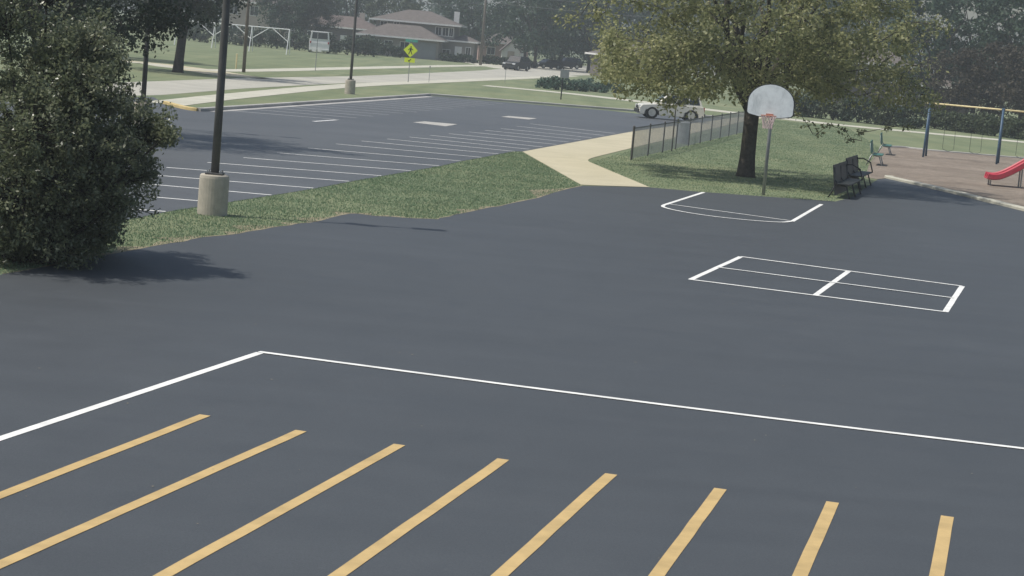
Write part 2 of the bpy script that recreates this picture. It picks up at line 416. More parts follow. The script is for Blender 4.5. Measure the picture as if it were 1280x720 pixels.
path('driveway', [(535, 71.5), (570, 74.5), (604, 80.5), (640, 87)], 4.5, .006, M['sidewalk'])
path('driveway', [(658, 78.2), (676, 80), (694, 85)], 6, .006, M['road'])

mulch_far = G((1104, 184), (1130, 184.8), (1160, 188.2), (1215, 193), (1280, 198.5), (1420, 211))
mulch_near = G((1097, 224.3), (1110, 222.8), (1145, 230.8), (1193, 241.8), (1235, 252.3), (1280, 263.2))
mu_r = mulch_near[-1]+(mulch_near[-1]-mulch_near[-2])*5
sheet('mulch_bed', mulch_far+[mu_r]+mulch_near[::-1]+G((1082, 222), (1086, 206), (1094, 194)), .012, M['mulch'])
kerb('mulch_border', curve_pts(mulch_near[1:]+[mu_r], 6), .34, .10, M['sidewalk'], 0, .03)
kerb('mulch_border', curve_pts(mulch_far, 4), .22, .08, M['kerb'], 0, .02)

# parking lot kerbs (real steps) and gutter pans
kerb('yellow_kerb', curve_pts(G((206, 130), (226, 135.4), (240, 138.2), (247, 139.1)), 4), .22, .13, M['kerb_yellow'])
kerb('lot_kerb', [ground(247.3, 139.1), ground(254, 139.1)]+seg(ground(262.5, 138.4), ground(537, 119.6), 8), .26, .14, M['kerb'])
sheet('gutter_pan', ribbon(seg(ground(264, 139.6), ground(537, 120.8), 4), .5), .012, M['kerb'])
kerb('lot_kerb', seg(ground(539, 119.6), ground(905, 148.4), 8), .5, .14, M['kerb'])

# painted markings are parts of the pavement they lie on
ZP = .0085
def line(name, a, b, w, mat, parent, z, n=10, jit=.06): return strip_mesh(name, seg(a, b, n), w, z, mat, parent, jit)
yl = [((256.6, 519.8), (0, 620.4)), ((376.5, 539.3), (0, 707)), ((499.8, 556.7), (204.5, 720)), ((629.5, 574.9), (422, 720)), ((763.8, 593.5), (625, 720)),
      ((900.5, 611.8), (821.5, 720)), ((1040.6, 628.5), (1000.5, 720)), ((1184, 646.3), (1171, 720)), ((1332, 664.5), (1345, 740))]
for a, b in yl:
    A, B = ground(*a), ground(*b); B = A+(B-A).normalized()*7.0
    line('yellow_line', A, B, .118, M['yellow'], yard, ZP, 14)
c0 = ground(325, 441.5)
def corner_line(name, pts, w, mat, parent, z): return strip_mesh(name, pts, w, z, mat, parent, .05)
wl = ground(0, 549); w1 = c0+(wl-c0)*2.2
corner_line('white_boundary_line', [w1]+[w1.lerp(c0, t) for t in (.3, .6, .85)]+[c0], .105, M['white'], yard, ZP)
corner_line('white_boundary_line', curve_pts([c0+Vector((-.02, .04, 0)), ground(640, 482.6), ground(960, 523.3), ground(1280, 561.8), ground(1600, 601)], 5), .105, M['white'], yard, ZP+.004)
# four square court
Q = {k: ground(*v) for k, v in dict(a=(863, 350), b=(926, 321.3), c=(1202.5, 358.2), d=(1181.5, 390.4)).items()}
for k, (s, t) in enumerate(((('a'), ('b')), (('b'), ('c')), (('c'), ('d')), (('d'), ('a')))):
    line('four_square_line', Q[s], Q[t], .105, M['white'], yard, ZP+.004*(k % 2), 6)
line('four_square_line', Q['a'].lerp(Q['d'], .5), Q['b'].lerp(Q['c'], .5), .105, M['white'], yard, ZP, 6)
line('four_square_line', Q['a'].lerp(Q['b'], .5), Q['d'].lerp(Q['c'], .5), .085, M['white'], yard, ZP+.008, 6)
# basketball key
kl, kl2, kr, kr2 = ground(879.5, 240.6), ground(832, 256), ground(1027, 255.6), ground(990, 277)
strip_mesh('key_line', seg(kl, kl2, 5), .11, ZP, M['white'], yard, .05)
strip_mesh('key_line', seg(kr, kr2, 5), .11, ZP, M['white'], yard, .05)
strip_mesh('free_throw_line', seg(ground(838, 255.8), ground(986, 276), 6), .085, ZP+.004, M['white'], yard, .05)
strip_mesh('key_arc', curve_pts([kl2]+G((829, 259.2), (846, 263.8), (880, 269.5), (920, 274.2), (955, 277.2), (978, 278.3))+[kr2], 6), .10, ZP+.008, M['white'], yard, .04)

ZL = .0125
stall_left = [(105, 268), (128, 259), (146, 243), (177.5, 231.5), (183.8, 219.3), (208, 209.8), (259.3, 203.5), (304.3, 197.5), (346.3, 191.5), (385, 185.5), (420, 180.3), (456.3, 177), (483.8, 174.5), (512.5, 172), (537.5, 170)]
# near row: ends surveyed one by one, then carried on at the same pitch
SL = [(156.5, 260.5), (146, 243), (160, 229), (183.8, 219.3), (208, 209.8), (259.3, 203.5), (304.3, 197.5), (346.3, 191.5), (385, 185.5), (420, 180.3), (452, 176.6), (483.8, 174), (512, 171.6), (537.5, 169.4), (561, 167.4), (586, 165.2), (606, 163.2), (626, 160.9), (646, 158), (662.5, 155)]
SR = [(210, 265.2), (280, 254.3), (341.3, 244.5), (393.8, 235.8), (438.8, 227.3), (478.8, 220.3), (515.8, 214), (550.8, 207.8), (578, 201.8), (604, 197.2), (625, 193), (645, 189.8), (663, 187), (680, 184.2), (697, 181), (712, 178), (727, 175.2), (741, 172.6), (756, 169.8), (770, 167.2)]
SL[0] = (140, 259.5); SL[1] = (146, 243); SL[2] = (150, 227.5); SL[3] = (176, 218)
for i, (a, b) in enumerate(zip(SL, SR)):
    A, B = ground(*a), ground(*b); 
    if i == 0: A = B+(ground(*SL[5])-ground(*SR[5]))
    line('stall_line', A, B-(B-A)*.01, .115, M['white'], lot, ZL, 6, .06)
K0, K1 = ground(285, 138.5), ground(534, 122)
dirn = (ground(*SR[6])-ground(*SL[6])).normalized(); n = int((K1-K0).length/2.85)
for i in range(n+1):
    A = K0.lerp(K1, i/n); 
    line('stall_line', A, A+dirn*4.6, .12, M['white_old'], lot, ZL, 4, .08)
line('stall_line', ground(392, 152.3), ground(420, 150.3), .2, M['white_old'], lot, ZL+.004, 3)
sheet('concrete_patch', G((516, 153.2), (531, 152), (572, 155.6), (557, 158.2)), ZL, M['patch'], lot)
sheet('concrete_patch', G((626, 146.2), (636, 145.2), (671, 148.2), (661, 149.6)), ZL, M['patch'], lot)

# ------------------------------------------------------------------ vegetation builders
def quads_mesh(name, c, t, b, tip=.5):
    """diamond leaves: centre c, half-length vector t, half-width vector b"""
    n = len(c); v = np.empty((n, 4, 3)); v[:, 0] = c-t; v[:, 1] = c+b; v[:, 2] = c+t; v[:, 3] = c-b
    me = bpy.data.meshes.new(name)
    me.vertices.add(4*n); me.vertices.foreach_set('co', v.ravel())
    me.loops.add(4*n); me.loops.foreach_set('vertex_index', np.arange(4*n, dtype=np.int32))
    me.polygons.add(n); me.polygons.foreach_set('loop_start', np.arange(0, 4*n, 4, dtype=np.int32))
    me.update(calc_edges=True); return me
def leaf_cloud(name, centers, radii, per, size, aspect=.5, up=.5, rng=RNG, shell=.5, flat=.7):
    """leaves gathered round cluster centres"""
    centers = np.asarray(centers); radii = np.asarray(radii)
    idx = np.repeat(np.arange(len(centers)), per)
    n = len(idx); d = rng.normal(size=(n, 3)); d /= np.linalg.norm(d, axis=1)[:, None]
    rr = rng.random(n)**shell
    c = centers[idx]+d*(rr*radii[idx])[:, None]*np.array([1, 1, flat])
    nrm = rng.normal(size=(n, 3))*(1-up)+np.array([0, 0, 1])*up+d*.35; nrm /= np.linalg.norm(nrm, axis=1)[:, None]
    t = rng.normal(size=(n, 3)); t -= nrm*(t*nrm).sum(1)[:, None]; t /= np.linalg.norm(t, axis=1)[:, None]
    b = np.cross(nrm, t); s = size*(.6+.8*rng.random(n))[:, None]
    return quads_mesh(name, c, t*s*.5, b*s*.5*aspect)
def make_tree(name, trunk_h, trunk_r, crown_c, crown_r, n_limb, n_clus, per, leaf, clus_r, mat, bark, seed, low=.0, lean=(0, 0), extra=(), hollow=.45, up=.45, twigs=True, sides=9, droop=()):
    """trunk, limbs to the crown, twigs to each leaf cluster; returns an Empty with trunk and crown"""
    rng = np.random.default_rng(seed); root = empty(name, (0, 0, 0))
    cc = np.array(crown_c, float); crr = np.array(crown_r, float)
    mb = MB(); top = Vector((lean[0], lean[1], trunk_h))
    mb.tube([(0, 0, -.15), (0, 0, .12), (lean[0]*.2, lean[1]*.2, trunk_h*.3), (lean[0]*.6, lean[1]*.6, trunk_h*.7), top],
            [trunk_r*1.5, trunk_r*1.18, trunk_r*.98, trunk_r*.92, trunk_r*.95], sides)
    limb_pts = []
    for i in range(n_limb):
        a = 2*math.pi*(i+rng.random()*.6)/n_limb; e = rng.uniform(.05, 1.0)
        end = cc+crr*np.array([math.cos(a)*math.cos(e), math.sin(a)*math.cos(e), math.sin(e)])*rng.uniform(.6, .85)
        P0 = np.array(top)-np.array([0, 0, .25]); mid = P0+(end-P0)*.45+np.array([0, 0, crr[2]*.16])
        pts = [P0, P0+(mid-P0)*.5+rng.normal(size=3)*.06*crr, mid, mid+(end-mid)*.5+rng.normal(size=3)*.05*crr, end]
        r0 = trunk_r*rng.uniform(.42, .6)
        mb.tube(pts, [r0, r0*.8, r0*.55, r0*.35, r0*.12], 6); limb_pts += [np.array(p) for p in pts[1:]]
    limb = np.array(limb_pts); cl = []
    while len(cl) < n_clus:
        d = rng.normal(size=3); d /= np.linalg.norm(d); r = rng.uniform(hollow, 1)**.6
        p = cc+crr*d*r*(1+.12*math.sin(5*math.atan2(d[1], d[0])+seed)+.10*math.sin(7*d[2]+seed*2))
        if p[2] < low: continue
        cl.append(p)
    cl = np.array(cl+[np.array(e) for e in extra]+[np.array(e[:3]) for e in droop])
    if twigs:
        nodes = [np.array(q) for q in limb]; order = np.argsort([((limb-p)**2).sum(1).min() for p in cl])
        for oi in order:
            p = cl[oi]; nd = np.array(nodes); k = nd[np.argmin(((nd-p)**2).sum(1))]
            mb.tube([k, (k+p)/2+rng.normal(size=3)*.12, p], [trunk_r*.075, trunk_r*.05, trunk_r*.025], 3, False); nodes.append(p)
    mb.build('trunk', bark, root, smooth=True)
    cr_ = clus_r*(.6+.8*rng.random(len(cl))); per_ = np.full(len(cl), per)
    for i, e in enumerate(droop): cr_[len(cl)-len(droop)+i] = e[3]; per_[len(cl)-len(droop)+i] = max(8, per//4)
    link('crown', leaf_cloud('crown', cl, cr_, per_, leaf, .6, up, rng), mat, root)
    return root
def place(root, loc, s=1, rz=0): root.location = loc; root.scale = (s, s, s); root.rotation_euler = (0, 0, rz); return root

# ------------------------------------------------------------------ near shrub on the grass strip
def shrub():
    rng = np.random.default_rng(3); b = ground(45, 328); root = empty('large_shrub', b)
    lob = [(20, 20, 52), (-20, -30, 60), (60, -20, 40), (112, 42, 36), (60, 95, 62), (128, 105, 42), (172, 140, 38), (140, 178, 48), (60, 170, 85), (120, 228, 50), (50, 245, 80), (105, 268, 42), (30, 285, 55),
           (-40, 60, 85), (-60, 180, 100), (-50, 265, 85), (192, 152, 20), (208, 155, 10), (150, 245, 24), (85, 60, 40), (172, 205, 22), (138, 75, 28), (130, 285, 20), (20, 290, 50, -.55), (75, 285, 46, -.5), (-40, 300, 60, -.8), (40, 230, 70, -.8), (90, 210, 50, -.8), (60, 290, 60, .9), (110, 200, 60, 1.0), (100, 120, 50, .8), (40, 310, 40, 0), (90, 312, 28, -.2), (60, 220, 80, 1.6), (120, 250, 50, 1.8), (40, 130, 70, 1.7), (110, 170, 50, 2.0), (80, 300, 50, 1.7), (140, 200, 40, 1.2), (70, 60, 50, 1.3), (60, 150, 70, -1.0), (110, 100, 45, -.5)]
    cs, rs = [], []; mb = MB()
    for (x, y, r, *dd) in lob:
        z = (327-y)/81.5; lx = (x-45)/82.0-.075*z; rad = r/82.0
        dy = dd[0] if dd else rng.uniform(-.45, .45)
        base_c = np.array([lx, dy, max(z, .15)])
        mb.tube([(lx*.12, dy*.12, -.05), (lx*.45, dy*.4, z*.45), tuple(base_c)], [.05, .035, .012], 5)
        k = int(10+46*rad*rad*2)
        for _ in range(k):
            d = rng.normal(size=3); d /= np.linalg.norm(d)
            p = base_c+d*rad*rng.uniform(.35, 1.0)*np.array([1, 1.3, 1])
            if p[2] < .08: continue
            cs.append(p); rs.append(rng.uniform(.13, .24))
            mb.tube([tuple(base_c*.9), tuple(p)], [.010, .004], 3, False)
    mb.build('stems', M['bark_dark'], root)
    link('foliage', leaf_cloud('foliage', cs, rs, 48, .066, .5, .3, rng, .6, .9), M['shrub'], root)
    # dense dark heart of the bush
    print('shrub clusters', len(cs))
    tag(root, 'big glossy small-leaved shrub on the grass strip beside the asphalt yard', 'shrub')
shrub()

# ------------------------------------------------------------------ tree by the hoop
tb = ground(932, 221)
extra = []
rng = np.random.default_rng(11)
for k in range(105):   # drooping skirt on the left, over the parked car
    extra.append((rng.uniform(-5.2, -1.4), rng.uniform(-4.6, 2.5), rng.uniform(2.75, 4.4)))
for k in range(60): extra.append((rng.uniform(-3.6, 3.6), rng.uniform(-4.8, -2.2), rng.uniform(4.2, 8.0)))
for k in range(26): extra.append((rng.uniform(-1.8, 2.2), rng.uniform(-3.4, -.8), rng.uniform(2.9, 4.8)))
for k in range(9): extra.append((rng.uniform(-4.6, -1.3), rng.uniform(-2.5, 2.0), rng.uniform(2.25, 2.8)))
for k in range(50): extra.append((rng.uniform(1.5, 6.0), rng.uniform(-2, 3), rng.uniform(2.9, 4.6)))
droop = [(1.7, -1.6, 2.0, .3), (2.1, -1.5, 1.75, .26), (2.35, -1.7, 2.05, .22), (2.9, -1.4, 1.95, .3), (3.2, -1.6, 1.65, .28), (3.5, -1.5, 1.9, .2), (1.2, -1.4, 2.3, .3), (4.4, -1.0, 2.1, .25), (5.2, -.8, 2.2, .3)]
t = make_tree('shade_tree', 2.3, .275, (-.1, -.5, 6.1), (5.75, 6.0, 4.2), 11, 430, 92, .13, .62, M['locust'], M['bark'], 5, 2.6, (.0, 0), extra, hollow=.35, droop=droop)
place(t, tb); tag(t, 'broad yellow-green shade tree with a thick dark trunk behind the basketball hoop', 'tree')

# ------------------------------------------------------------------ lamp posts
def lamp_post(p, label, h=7.5, heads=True):
    root = empty('lamp_post', p)
    mb = MB(); mb.lathe([(.30, -.1), (.30, .02), (.295, .74), (.285, .79), (.265, .81)], 32); mb.build('concrete_base', M['polebase'], root, smooth=False)
    mb = MB(); mb.box((0, 0, .83), (.34, .34, .035)); mb.build('base_plate', M['pole'], root, .004)
    for sx in (-1, 1):
        for sy in (-1, 1):
            mb = MB(); mb.tube([(sx*.13, sy*.13, .84), (sx*.13, sy*.13, .90)], .018, 6); mb.build('anchor_bolt', M['galv'], root)
    mb = MB(); mb.tube([(0, 0, .84), (0, 0, 2.5), (0, 0, 5), (0, 0, h)], [.083, .080, .074, .068], 20); mb.build('pole', M['pole'], root, smooth=True)
    for s in (-1, 1):
        mb = MB(); mb.tube([(s*.05, 0, h-.12), (s*.35, s*.06, h-.06)], .035, 8); arm = mb.build('arm', M['pole'], root)
        mb = MB(); mb.box((s*.68, s*.12, h-.06), (.66, .36, .18), s*0.17, .9); hd = mb.build('lamp_head', M['pole'], root, .02)
        mb = MB(); mb.box((s*.68, s*.12, h-.156), (.5, .27, .012), s*0.17); mb.build('lens', M['lens'], hd)
    tag(root, label, 'lamp post', 'parking lot lamp posts')
    return root
lamp_post(ground(265, 268.5), 'dark lamp post on a tall concrete cylinder base standing on the grass strip', 6.9)
lamp_post(ground(437, 117.5), 'lamp post on concrete base in the grass verge between stall kerb and sidewalk', 8.2)
lamp_post(ground(177, 158), 'dark lamp post rising behind the big shrub at the lot entrance', 8.0)

# ------------------------------------------------------------------ basketball hoop
def hoop():
    p = ground(954, 244); face = (ground(908, 268)-p); face.z = 0; rz = math.atan2(face.y, face.x)+math.pi/2
    root = empty('basketball_hoop', p, rz)    # local -Y points to the court
    zr = 2.36
    mb = MB(); mb.tube([(0, 0, -.1), (0, 0, 1.9), (0, -.02, 2.45), (0, -.12, 2.72), (0, -.42, 2.80)], [.052, .052, .05, .045, .04], 14); mb.build('pole', M['galv'], root, smooth=True)
    mb = MB(); mb.tube([(0, -.02, 2.2), (0, -.44, 2.42)], .022, 8); mb.build('brace', M['galv'], root)
    # fan-shaped board
    W, Hh = .69, .98; pr = []
    pr += [(-.33, 0), (.33, 0), (W-.05, .06), (W, .12), (W, .42)]
    for k in range(1, 15):
        a = math.pi*k/15; pr.append((W*math.cos(a), .42+(Hh-.42)*math.sin(a)))
    pr += [(-W, .42), (-W, .12), (-W+.05, .06)]
    def fan(off, y0, y1):
        n = len(pr); cx, cz = 0, .45
        q = [((x-cx)*off+cx, (z-cz)*off+cz+zr-.02) for x, z in pr]; mb = MB()
        return mb.add([(x, y0, z) for x, z in q]+[(x, y1, z) for x, z in q], [tuple(range(n)), tuple(range(2*n-1, n-1, -1))]+[(i, n+i, n+(i+1) % n, (i+1) % n) for i in range(n)])
    bd = fan(.975, -.50, -.46).build('backboard', M['board'], root)
    fan(1.02, -.485, -.44).build('board_edge', M['black_steel'], bd)
    mb = MB(); ring = [(.225*math.cos(2*math.pi*k/28), -.80+.225*math.sin(2*math.pi*k/28), zr+.04) for k in range(29)]
    mb.tube(ring, .011, 6, False); rim = mb.build('rim', M['orange'], root, smooth=True)
    mb = MB(); mb.box((0, -.52, zr+.03), (.22, .03, .12)); mb.box((0, -.55, zr+.035), (.16, .10, .016)); mb.build('rim_bracket', M['orange'], rim)
    mb = MB(); prof = [(.22, 0), (.19, .10), (.155, .2), (.14, .3), (.145, .38)]
    for k in range(12):
        for s in (1, -1):
            pts = []
            for j, (r, d) in enumerate(prof):
                a = 2*math.pi*(k+s*j*.5)/12; pts.append((r*math.cos(a), -.80+r*math.sin(a), zr+.035-d))
            mb.tube(pts, .0085, 4, False)
    mb.build('net', M['net'], root)
    tag(root, 'white fan-shaped basketball backboard on a steel pole at the lawn edge', 'basketball hoop')
hoop()

# ------------------------------------------------------------------ chain link fence
def fence():
    pix = [(789, 200), (809, 195), (827.5, 190.6), (843, 186.6), (859, 182.7), (873.5, 179.2), (886.5, 176), (898.5, 173.2), (909.5, 170.6), (920, 168.2), (930, 166)]
    P = G(*pix); root = empty('chain_link_fence', P[0]); o = P[0]
    d = (P[-1]-P[0]).normalized(); L = (P[-1]-P[0]).length; n = len(P); H = 1.18
    ts = [(p-P[0]).dot(d)/L for p in P]; Q = [P[0].lerp(P[-1], t)-o for t in ts]
    for i, q in enumerate(Q):
        mb = MB(); r = .042 if i in (0, n-1) else .03
        mb.tube([q+Vector((0, 0, -.1)), q+Vector((0, 0, H+.02))], r, 8)
        mb.lathe([(r*1.15, H+.02), (r*1.15, H+.04), (r*.3, H+.07)], 8, tuple(q)); mb.build('fence_post', M['brown_steel'], root)
    for i in range(n-1):
        mb = MB(); mb.tube([Q[i]+Vector((0, 0, H-.02)), Q[i+1]+Vector((0, 0, H-.02))], .021, 6, False); mb.build('top_rail', M['brown_steel'], root)
        # woven diamonds
        mb = MB(); ln = (Q[i+1]-Q[i]).length; st = .075; u = (Q[i+1]-Q[i])/ln; h = H-.08
        k = -h
        while k < ln:
            for s in (1, -1):
                a, z0, bb, z1 = k, .04, k+h, .04+h
                if a < 0: z0 += -a; a = 0
                if bb > ln: z1 -= bb-ln; bb = ln
                if s < 0: a, bb = ln-a, ln-bb
                mb.tube([Q[i]+u*a+Vector((0, 0, z0)), Q[i]+u*bb+Vector((0, 0, z1))], .0028, 3, False)
            k += st
        tag(mb.build('chain_link_mesh', M['galv'], root), kind='stuff')
    tag(root, 'low chain link fence with thin posts running along the concrete walk', 'fence')
fence()
mb = MB(); mb.tube([(0, 0, -.1), (0, 0, 1.9)], .028, 8); mb.lathe([(.034, 1.9), (.034, 1.93), (.01, 1.95)], 8)
o = mb.build('marker_post', M['brown_steel']); o.location = ground(839.5, 189); tag(o, 'thin dark steel post taller than the chain link fence it stands beside', 'post')

# trash drum
root = empty('trash_drum', ground(853, 179.5))
mb = MB(); mb.lathe([(.29, 0), (.29, .03), (.28, .05), (.28, .31), (.292, .33), (.28, .35), (.28, .62), (.292, .64), (.28, .66), (.28, .88), (.29, .90), (.27, .90), (.27, .7)], 28); mb.build('drum', M['barrel'], root, smooth=False)
mb = MB(); mb.lathe([(.30, .88), (.305, .93), (.22, .99), (.16, 1.0)], 28); mb.build('lid', M['barrel'], root)
tag(root, 'grey steel trash drum standing beside the chain link fence', 'trash can')

# ------------------------------------------------------------------ benches along the mulch
bdir = (ground(1088, 207)-ground(1052, 248)).normalized(); brz = math.atan2(bdir.y, bdir.x)   # local +X runs along the row, seats face local -Y
def bench(name, p, L, mat, label, group, back_lo, back_hi, seat_z=.45, turn=0):
    root = empty(name, p, brz+turn)
    mb = MB(); mb.box((0, .02, (back_lo+back_hi)/2), (L, .035, back_hi-back_lo), mat=Matrix.Rotation(R(-9), 3, 'X')); bk = mb.build('backrest', mat, root, .012)
    mb = MB(); mb.box((0, -.28, seat_z), (L, .42, .04)); mb.build('seat', mat, root, .012)
    for s in ((-1, 1) if L < 3 else (-1, 0, 1)):
        x = s*(L/2-.12)
        mb = MB(); mb.tube([(x, -.50, .0), (x, -.46, .1), (x, -.36, seat_z-.06), (x, -.12, seat_z-.035), (x, .02, seat_z+.12), (x, .06, back_hi-.08)], .024, 8)
        mb.tube([(x, .16, .0), (x, .06, .2), (x, -.02, seat_z-.03)], .024, 8)
        mb.build('leg', M['black_steel'] if mat is M['black_steel'] else M['galv'], root, smooth=True)
        if L > 3 and s > 0:
            mb = MB(); mb.tube([(x, .06, back_hi-.12), (x, -.14, back_hi-.10), (x, -.40, back_hi-.22), (x, -.49, back_hi-.5), (x, -.50, seat_z)], .022, 8); mb.build('armrest', M['black_steel'], root, smooth=True)
    tag(root, label, 'bench', group)
def on_row(t, off=0):
    a = ground(1050, 249); b = ground(1088, 207); q = a.lerp(b, t); n = Vector((-bdir.y, bdir.x, 0)); return q+n*off
bench('bench', on_row(0, .12)+bdir*1.9, 3.5, M['black_steel'], 'long black steel bench in the shade beside the lawn and asphalt corner', 'benches along the mulch bed', .08, 1.02, turn=R(-3.5))
bench('bench', on_row(0)+bdir*7.4, 3.5, M['black_steel'], 'black steel bench between the shaded corner bench and the green benches', 'benches along the mulch bed', .08, 1.02, turn=R(-3.5))
bench('bench', ground(1087.5, 206)+bdir*.5, 1.9, M['green_bench'], 'green bench on the mulch next to the black benches', 'benches along the mulch bed', .5, 1.02)
bench('bench', ground(1100, 193)+bdir*.5, 1.9, M['green_bench'], 'green bench at the far end of the bench row beside the lawn', 'benches along the mulch bed', .5, 1.02)

# ------------------------------------------------------------------ swing set and swings
s1, s2 = ground(1155.5, 196), ground(1246.5, 205); sd = (s2-s1); bay = sd.length; sd.normalize(); srz = math.atan2(sd.y, sd.x); HB = 2.62
root = empty('swing_set', s1, srz)
mb = MB(); mb.tube([(-.15, 0, HB), (bay*2+.15, 0, HB)], .042, 12); mb.build('top_bar', M['yellow_steel'], root, smooth=True)
for i in range(3):
    for s in (-1, 1):
        mb = MB(); mb.tube([(i*bay, s*.75, -.08), (i*bay, s*.06, HB+.02)], .052, 12); mb.build('leg', M['blue'], root, smooth=True)
    mb = MB(); mb.box((i*bay, 0, HB), (.15, .22, .17)); mb.build('clamp', M['blue'], root, .02)
tag(root, 'blue-legged swing set with a long yellow top bar on the mulch', 'swing set')
sw = None
for i, x in enumerate((.31, .68, 1.31, 1.68)):
    p = s1+sd*(x*bay)
    if sw is None:
        sw = empty('swing', p, srz)
        for s in (-1, 1):
            mb = MB(); mb.tube([(s*.27, 0, .52), (s*.24, 0, HB-.03)], .009, 5); mb.build('chain', M['black_steel'], sw)
        mb = MB(); n = 9; vs = []; fs = []
        for k in range(n):
            u = -.27+.54*k/(n-1); z = .50-.11*math.cos(u/.27*math.pi/2)
            for dy, dz in ((-.08, 0), (.08, 0), (.08, -.015), (-.08, -.015)): vs.append((u, dy, z+dz))
            if k:
                for j in range(4): fs.append(((k-1)*4+j, (k-1)*4+(j+1) % 4, k*4+(j+1) % 4, k*4+j))
        fs += [(0, 1, 2, 3), tuple((n-1)*4+j for j in (3, 2, 1, 0))]
        mb.add(vs, fs); mb.build('seat', M['black_steel'], sw)
        o = sw
    else:
        o = copy_tree(sw)
    o.location = p+Vector((0, 0, .0))
    tag(o, ['black sling swing hanging next to the outer blue legs by the benches', 'black sling swing hanging next to the middle blue legs, bench side', 'black sling swing hanging next to the middle blue legs, slide side',
            'black sling swing hanging at the slide end of the yellow bar'][i], 'swing', 'swings on the swing set')

# ------------------------------------------------------------------ red slide
def slide():
    p = ground(1231, 231); root = empty('playground_slide', p, R(-6))
    prof = [(0, .30), (.18, .27), (.45, .30), (.8, .46), (1.2, .72), (1.7, 1.08), (2.3, 1.52), (2.9, 1.94), (3.2, 2.02), (3.6, 2.04)]
    prof = [tuple(v)[:2] for v in curve_pts([(a, b, 0) for a, b in prof], 3)]
    sec = [(-.56, .0), (-.56, .17), (-.50, .20), (-.45, .16), (-.42, .03), (-.24, -.01), (-.07, .03), (-.045, .13), (0, .16), (.045, .13), (.07, .03), (.24, -.01), (.42, .03), (.45, .16), (.50, .20), (.56, .17), (.56, 0), (.42, -.04), (-.42, -.04)]
    vs = []; fs = []; n = len(sec)
    for i, (x, z) in enumerate(prof):
        a = prof[max(i-1, 0)]; b = prof[min(i+1, len(prof)-1)]; tx, tz = b[0]-a[0], b[1]-a[1]; l = math.hypot(tx, tz); nx, nz = -tz/l, tx/l
        for y, h in sec: vs.append((x+nx*h, y, z+nz*h))
        if i:
            for k in range(n): fs.append(((i-1)*n+k, (i-1)*n+(k+1) % n, i*n+(k+1) % n, i*n+k))
    fs += [tuple(range(n-1, -1, -1)), tuple((len(prof)-1)*n+k for k in range(n))]
    mb = MB(); mb.add(vs, fs); mb.build('chute', M['red'], root, smooth=False)
    for x, z in ((.16, .22), (1.3, .72)):
        for y in (-.3, .3):
            mb = MB(); mb.tube([(x, y, -.05), (x, y, z)], .03, 8); mb.build('support_leg', M['galv'], root)
    mb = MB(); mb.box((4.2, 0, 1.98), (1.25, 1.25, .07)); mb.build('deck', M['blue'], root, .01)
    for x in (3.62, 4.78):
        for y in (-.6, .6):
            mb = MB(); mb.tube([(x, y, -.05), (x, y, 3.0)], .055, 10); mb.build('post', M['blue'], root)
    for k in range(6):
        mb = MB(); mb.tube([(4.95+.02*k, -.3, 1.75-.31*k), (4.95+.02*k, .3, 1.75-.31*k)], .02, 8); mb.build('rung', M['yellow_steel'], root)
    for y in (-.32, .32):
        mb = MB(); mb.tube([(5.08, y, -.05), (4.93, y, 2.0), (4.80, y, 2.5)], .024, 8); mb.build('ladder_rail', M['yellow_steel'], root)
    tag(root, 'red double-lane plastic slide ending on the mulch', 'slide')
slide()

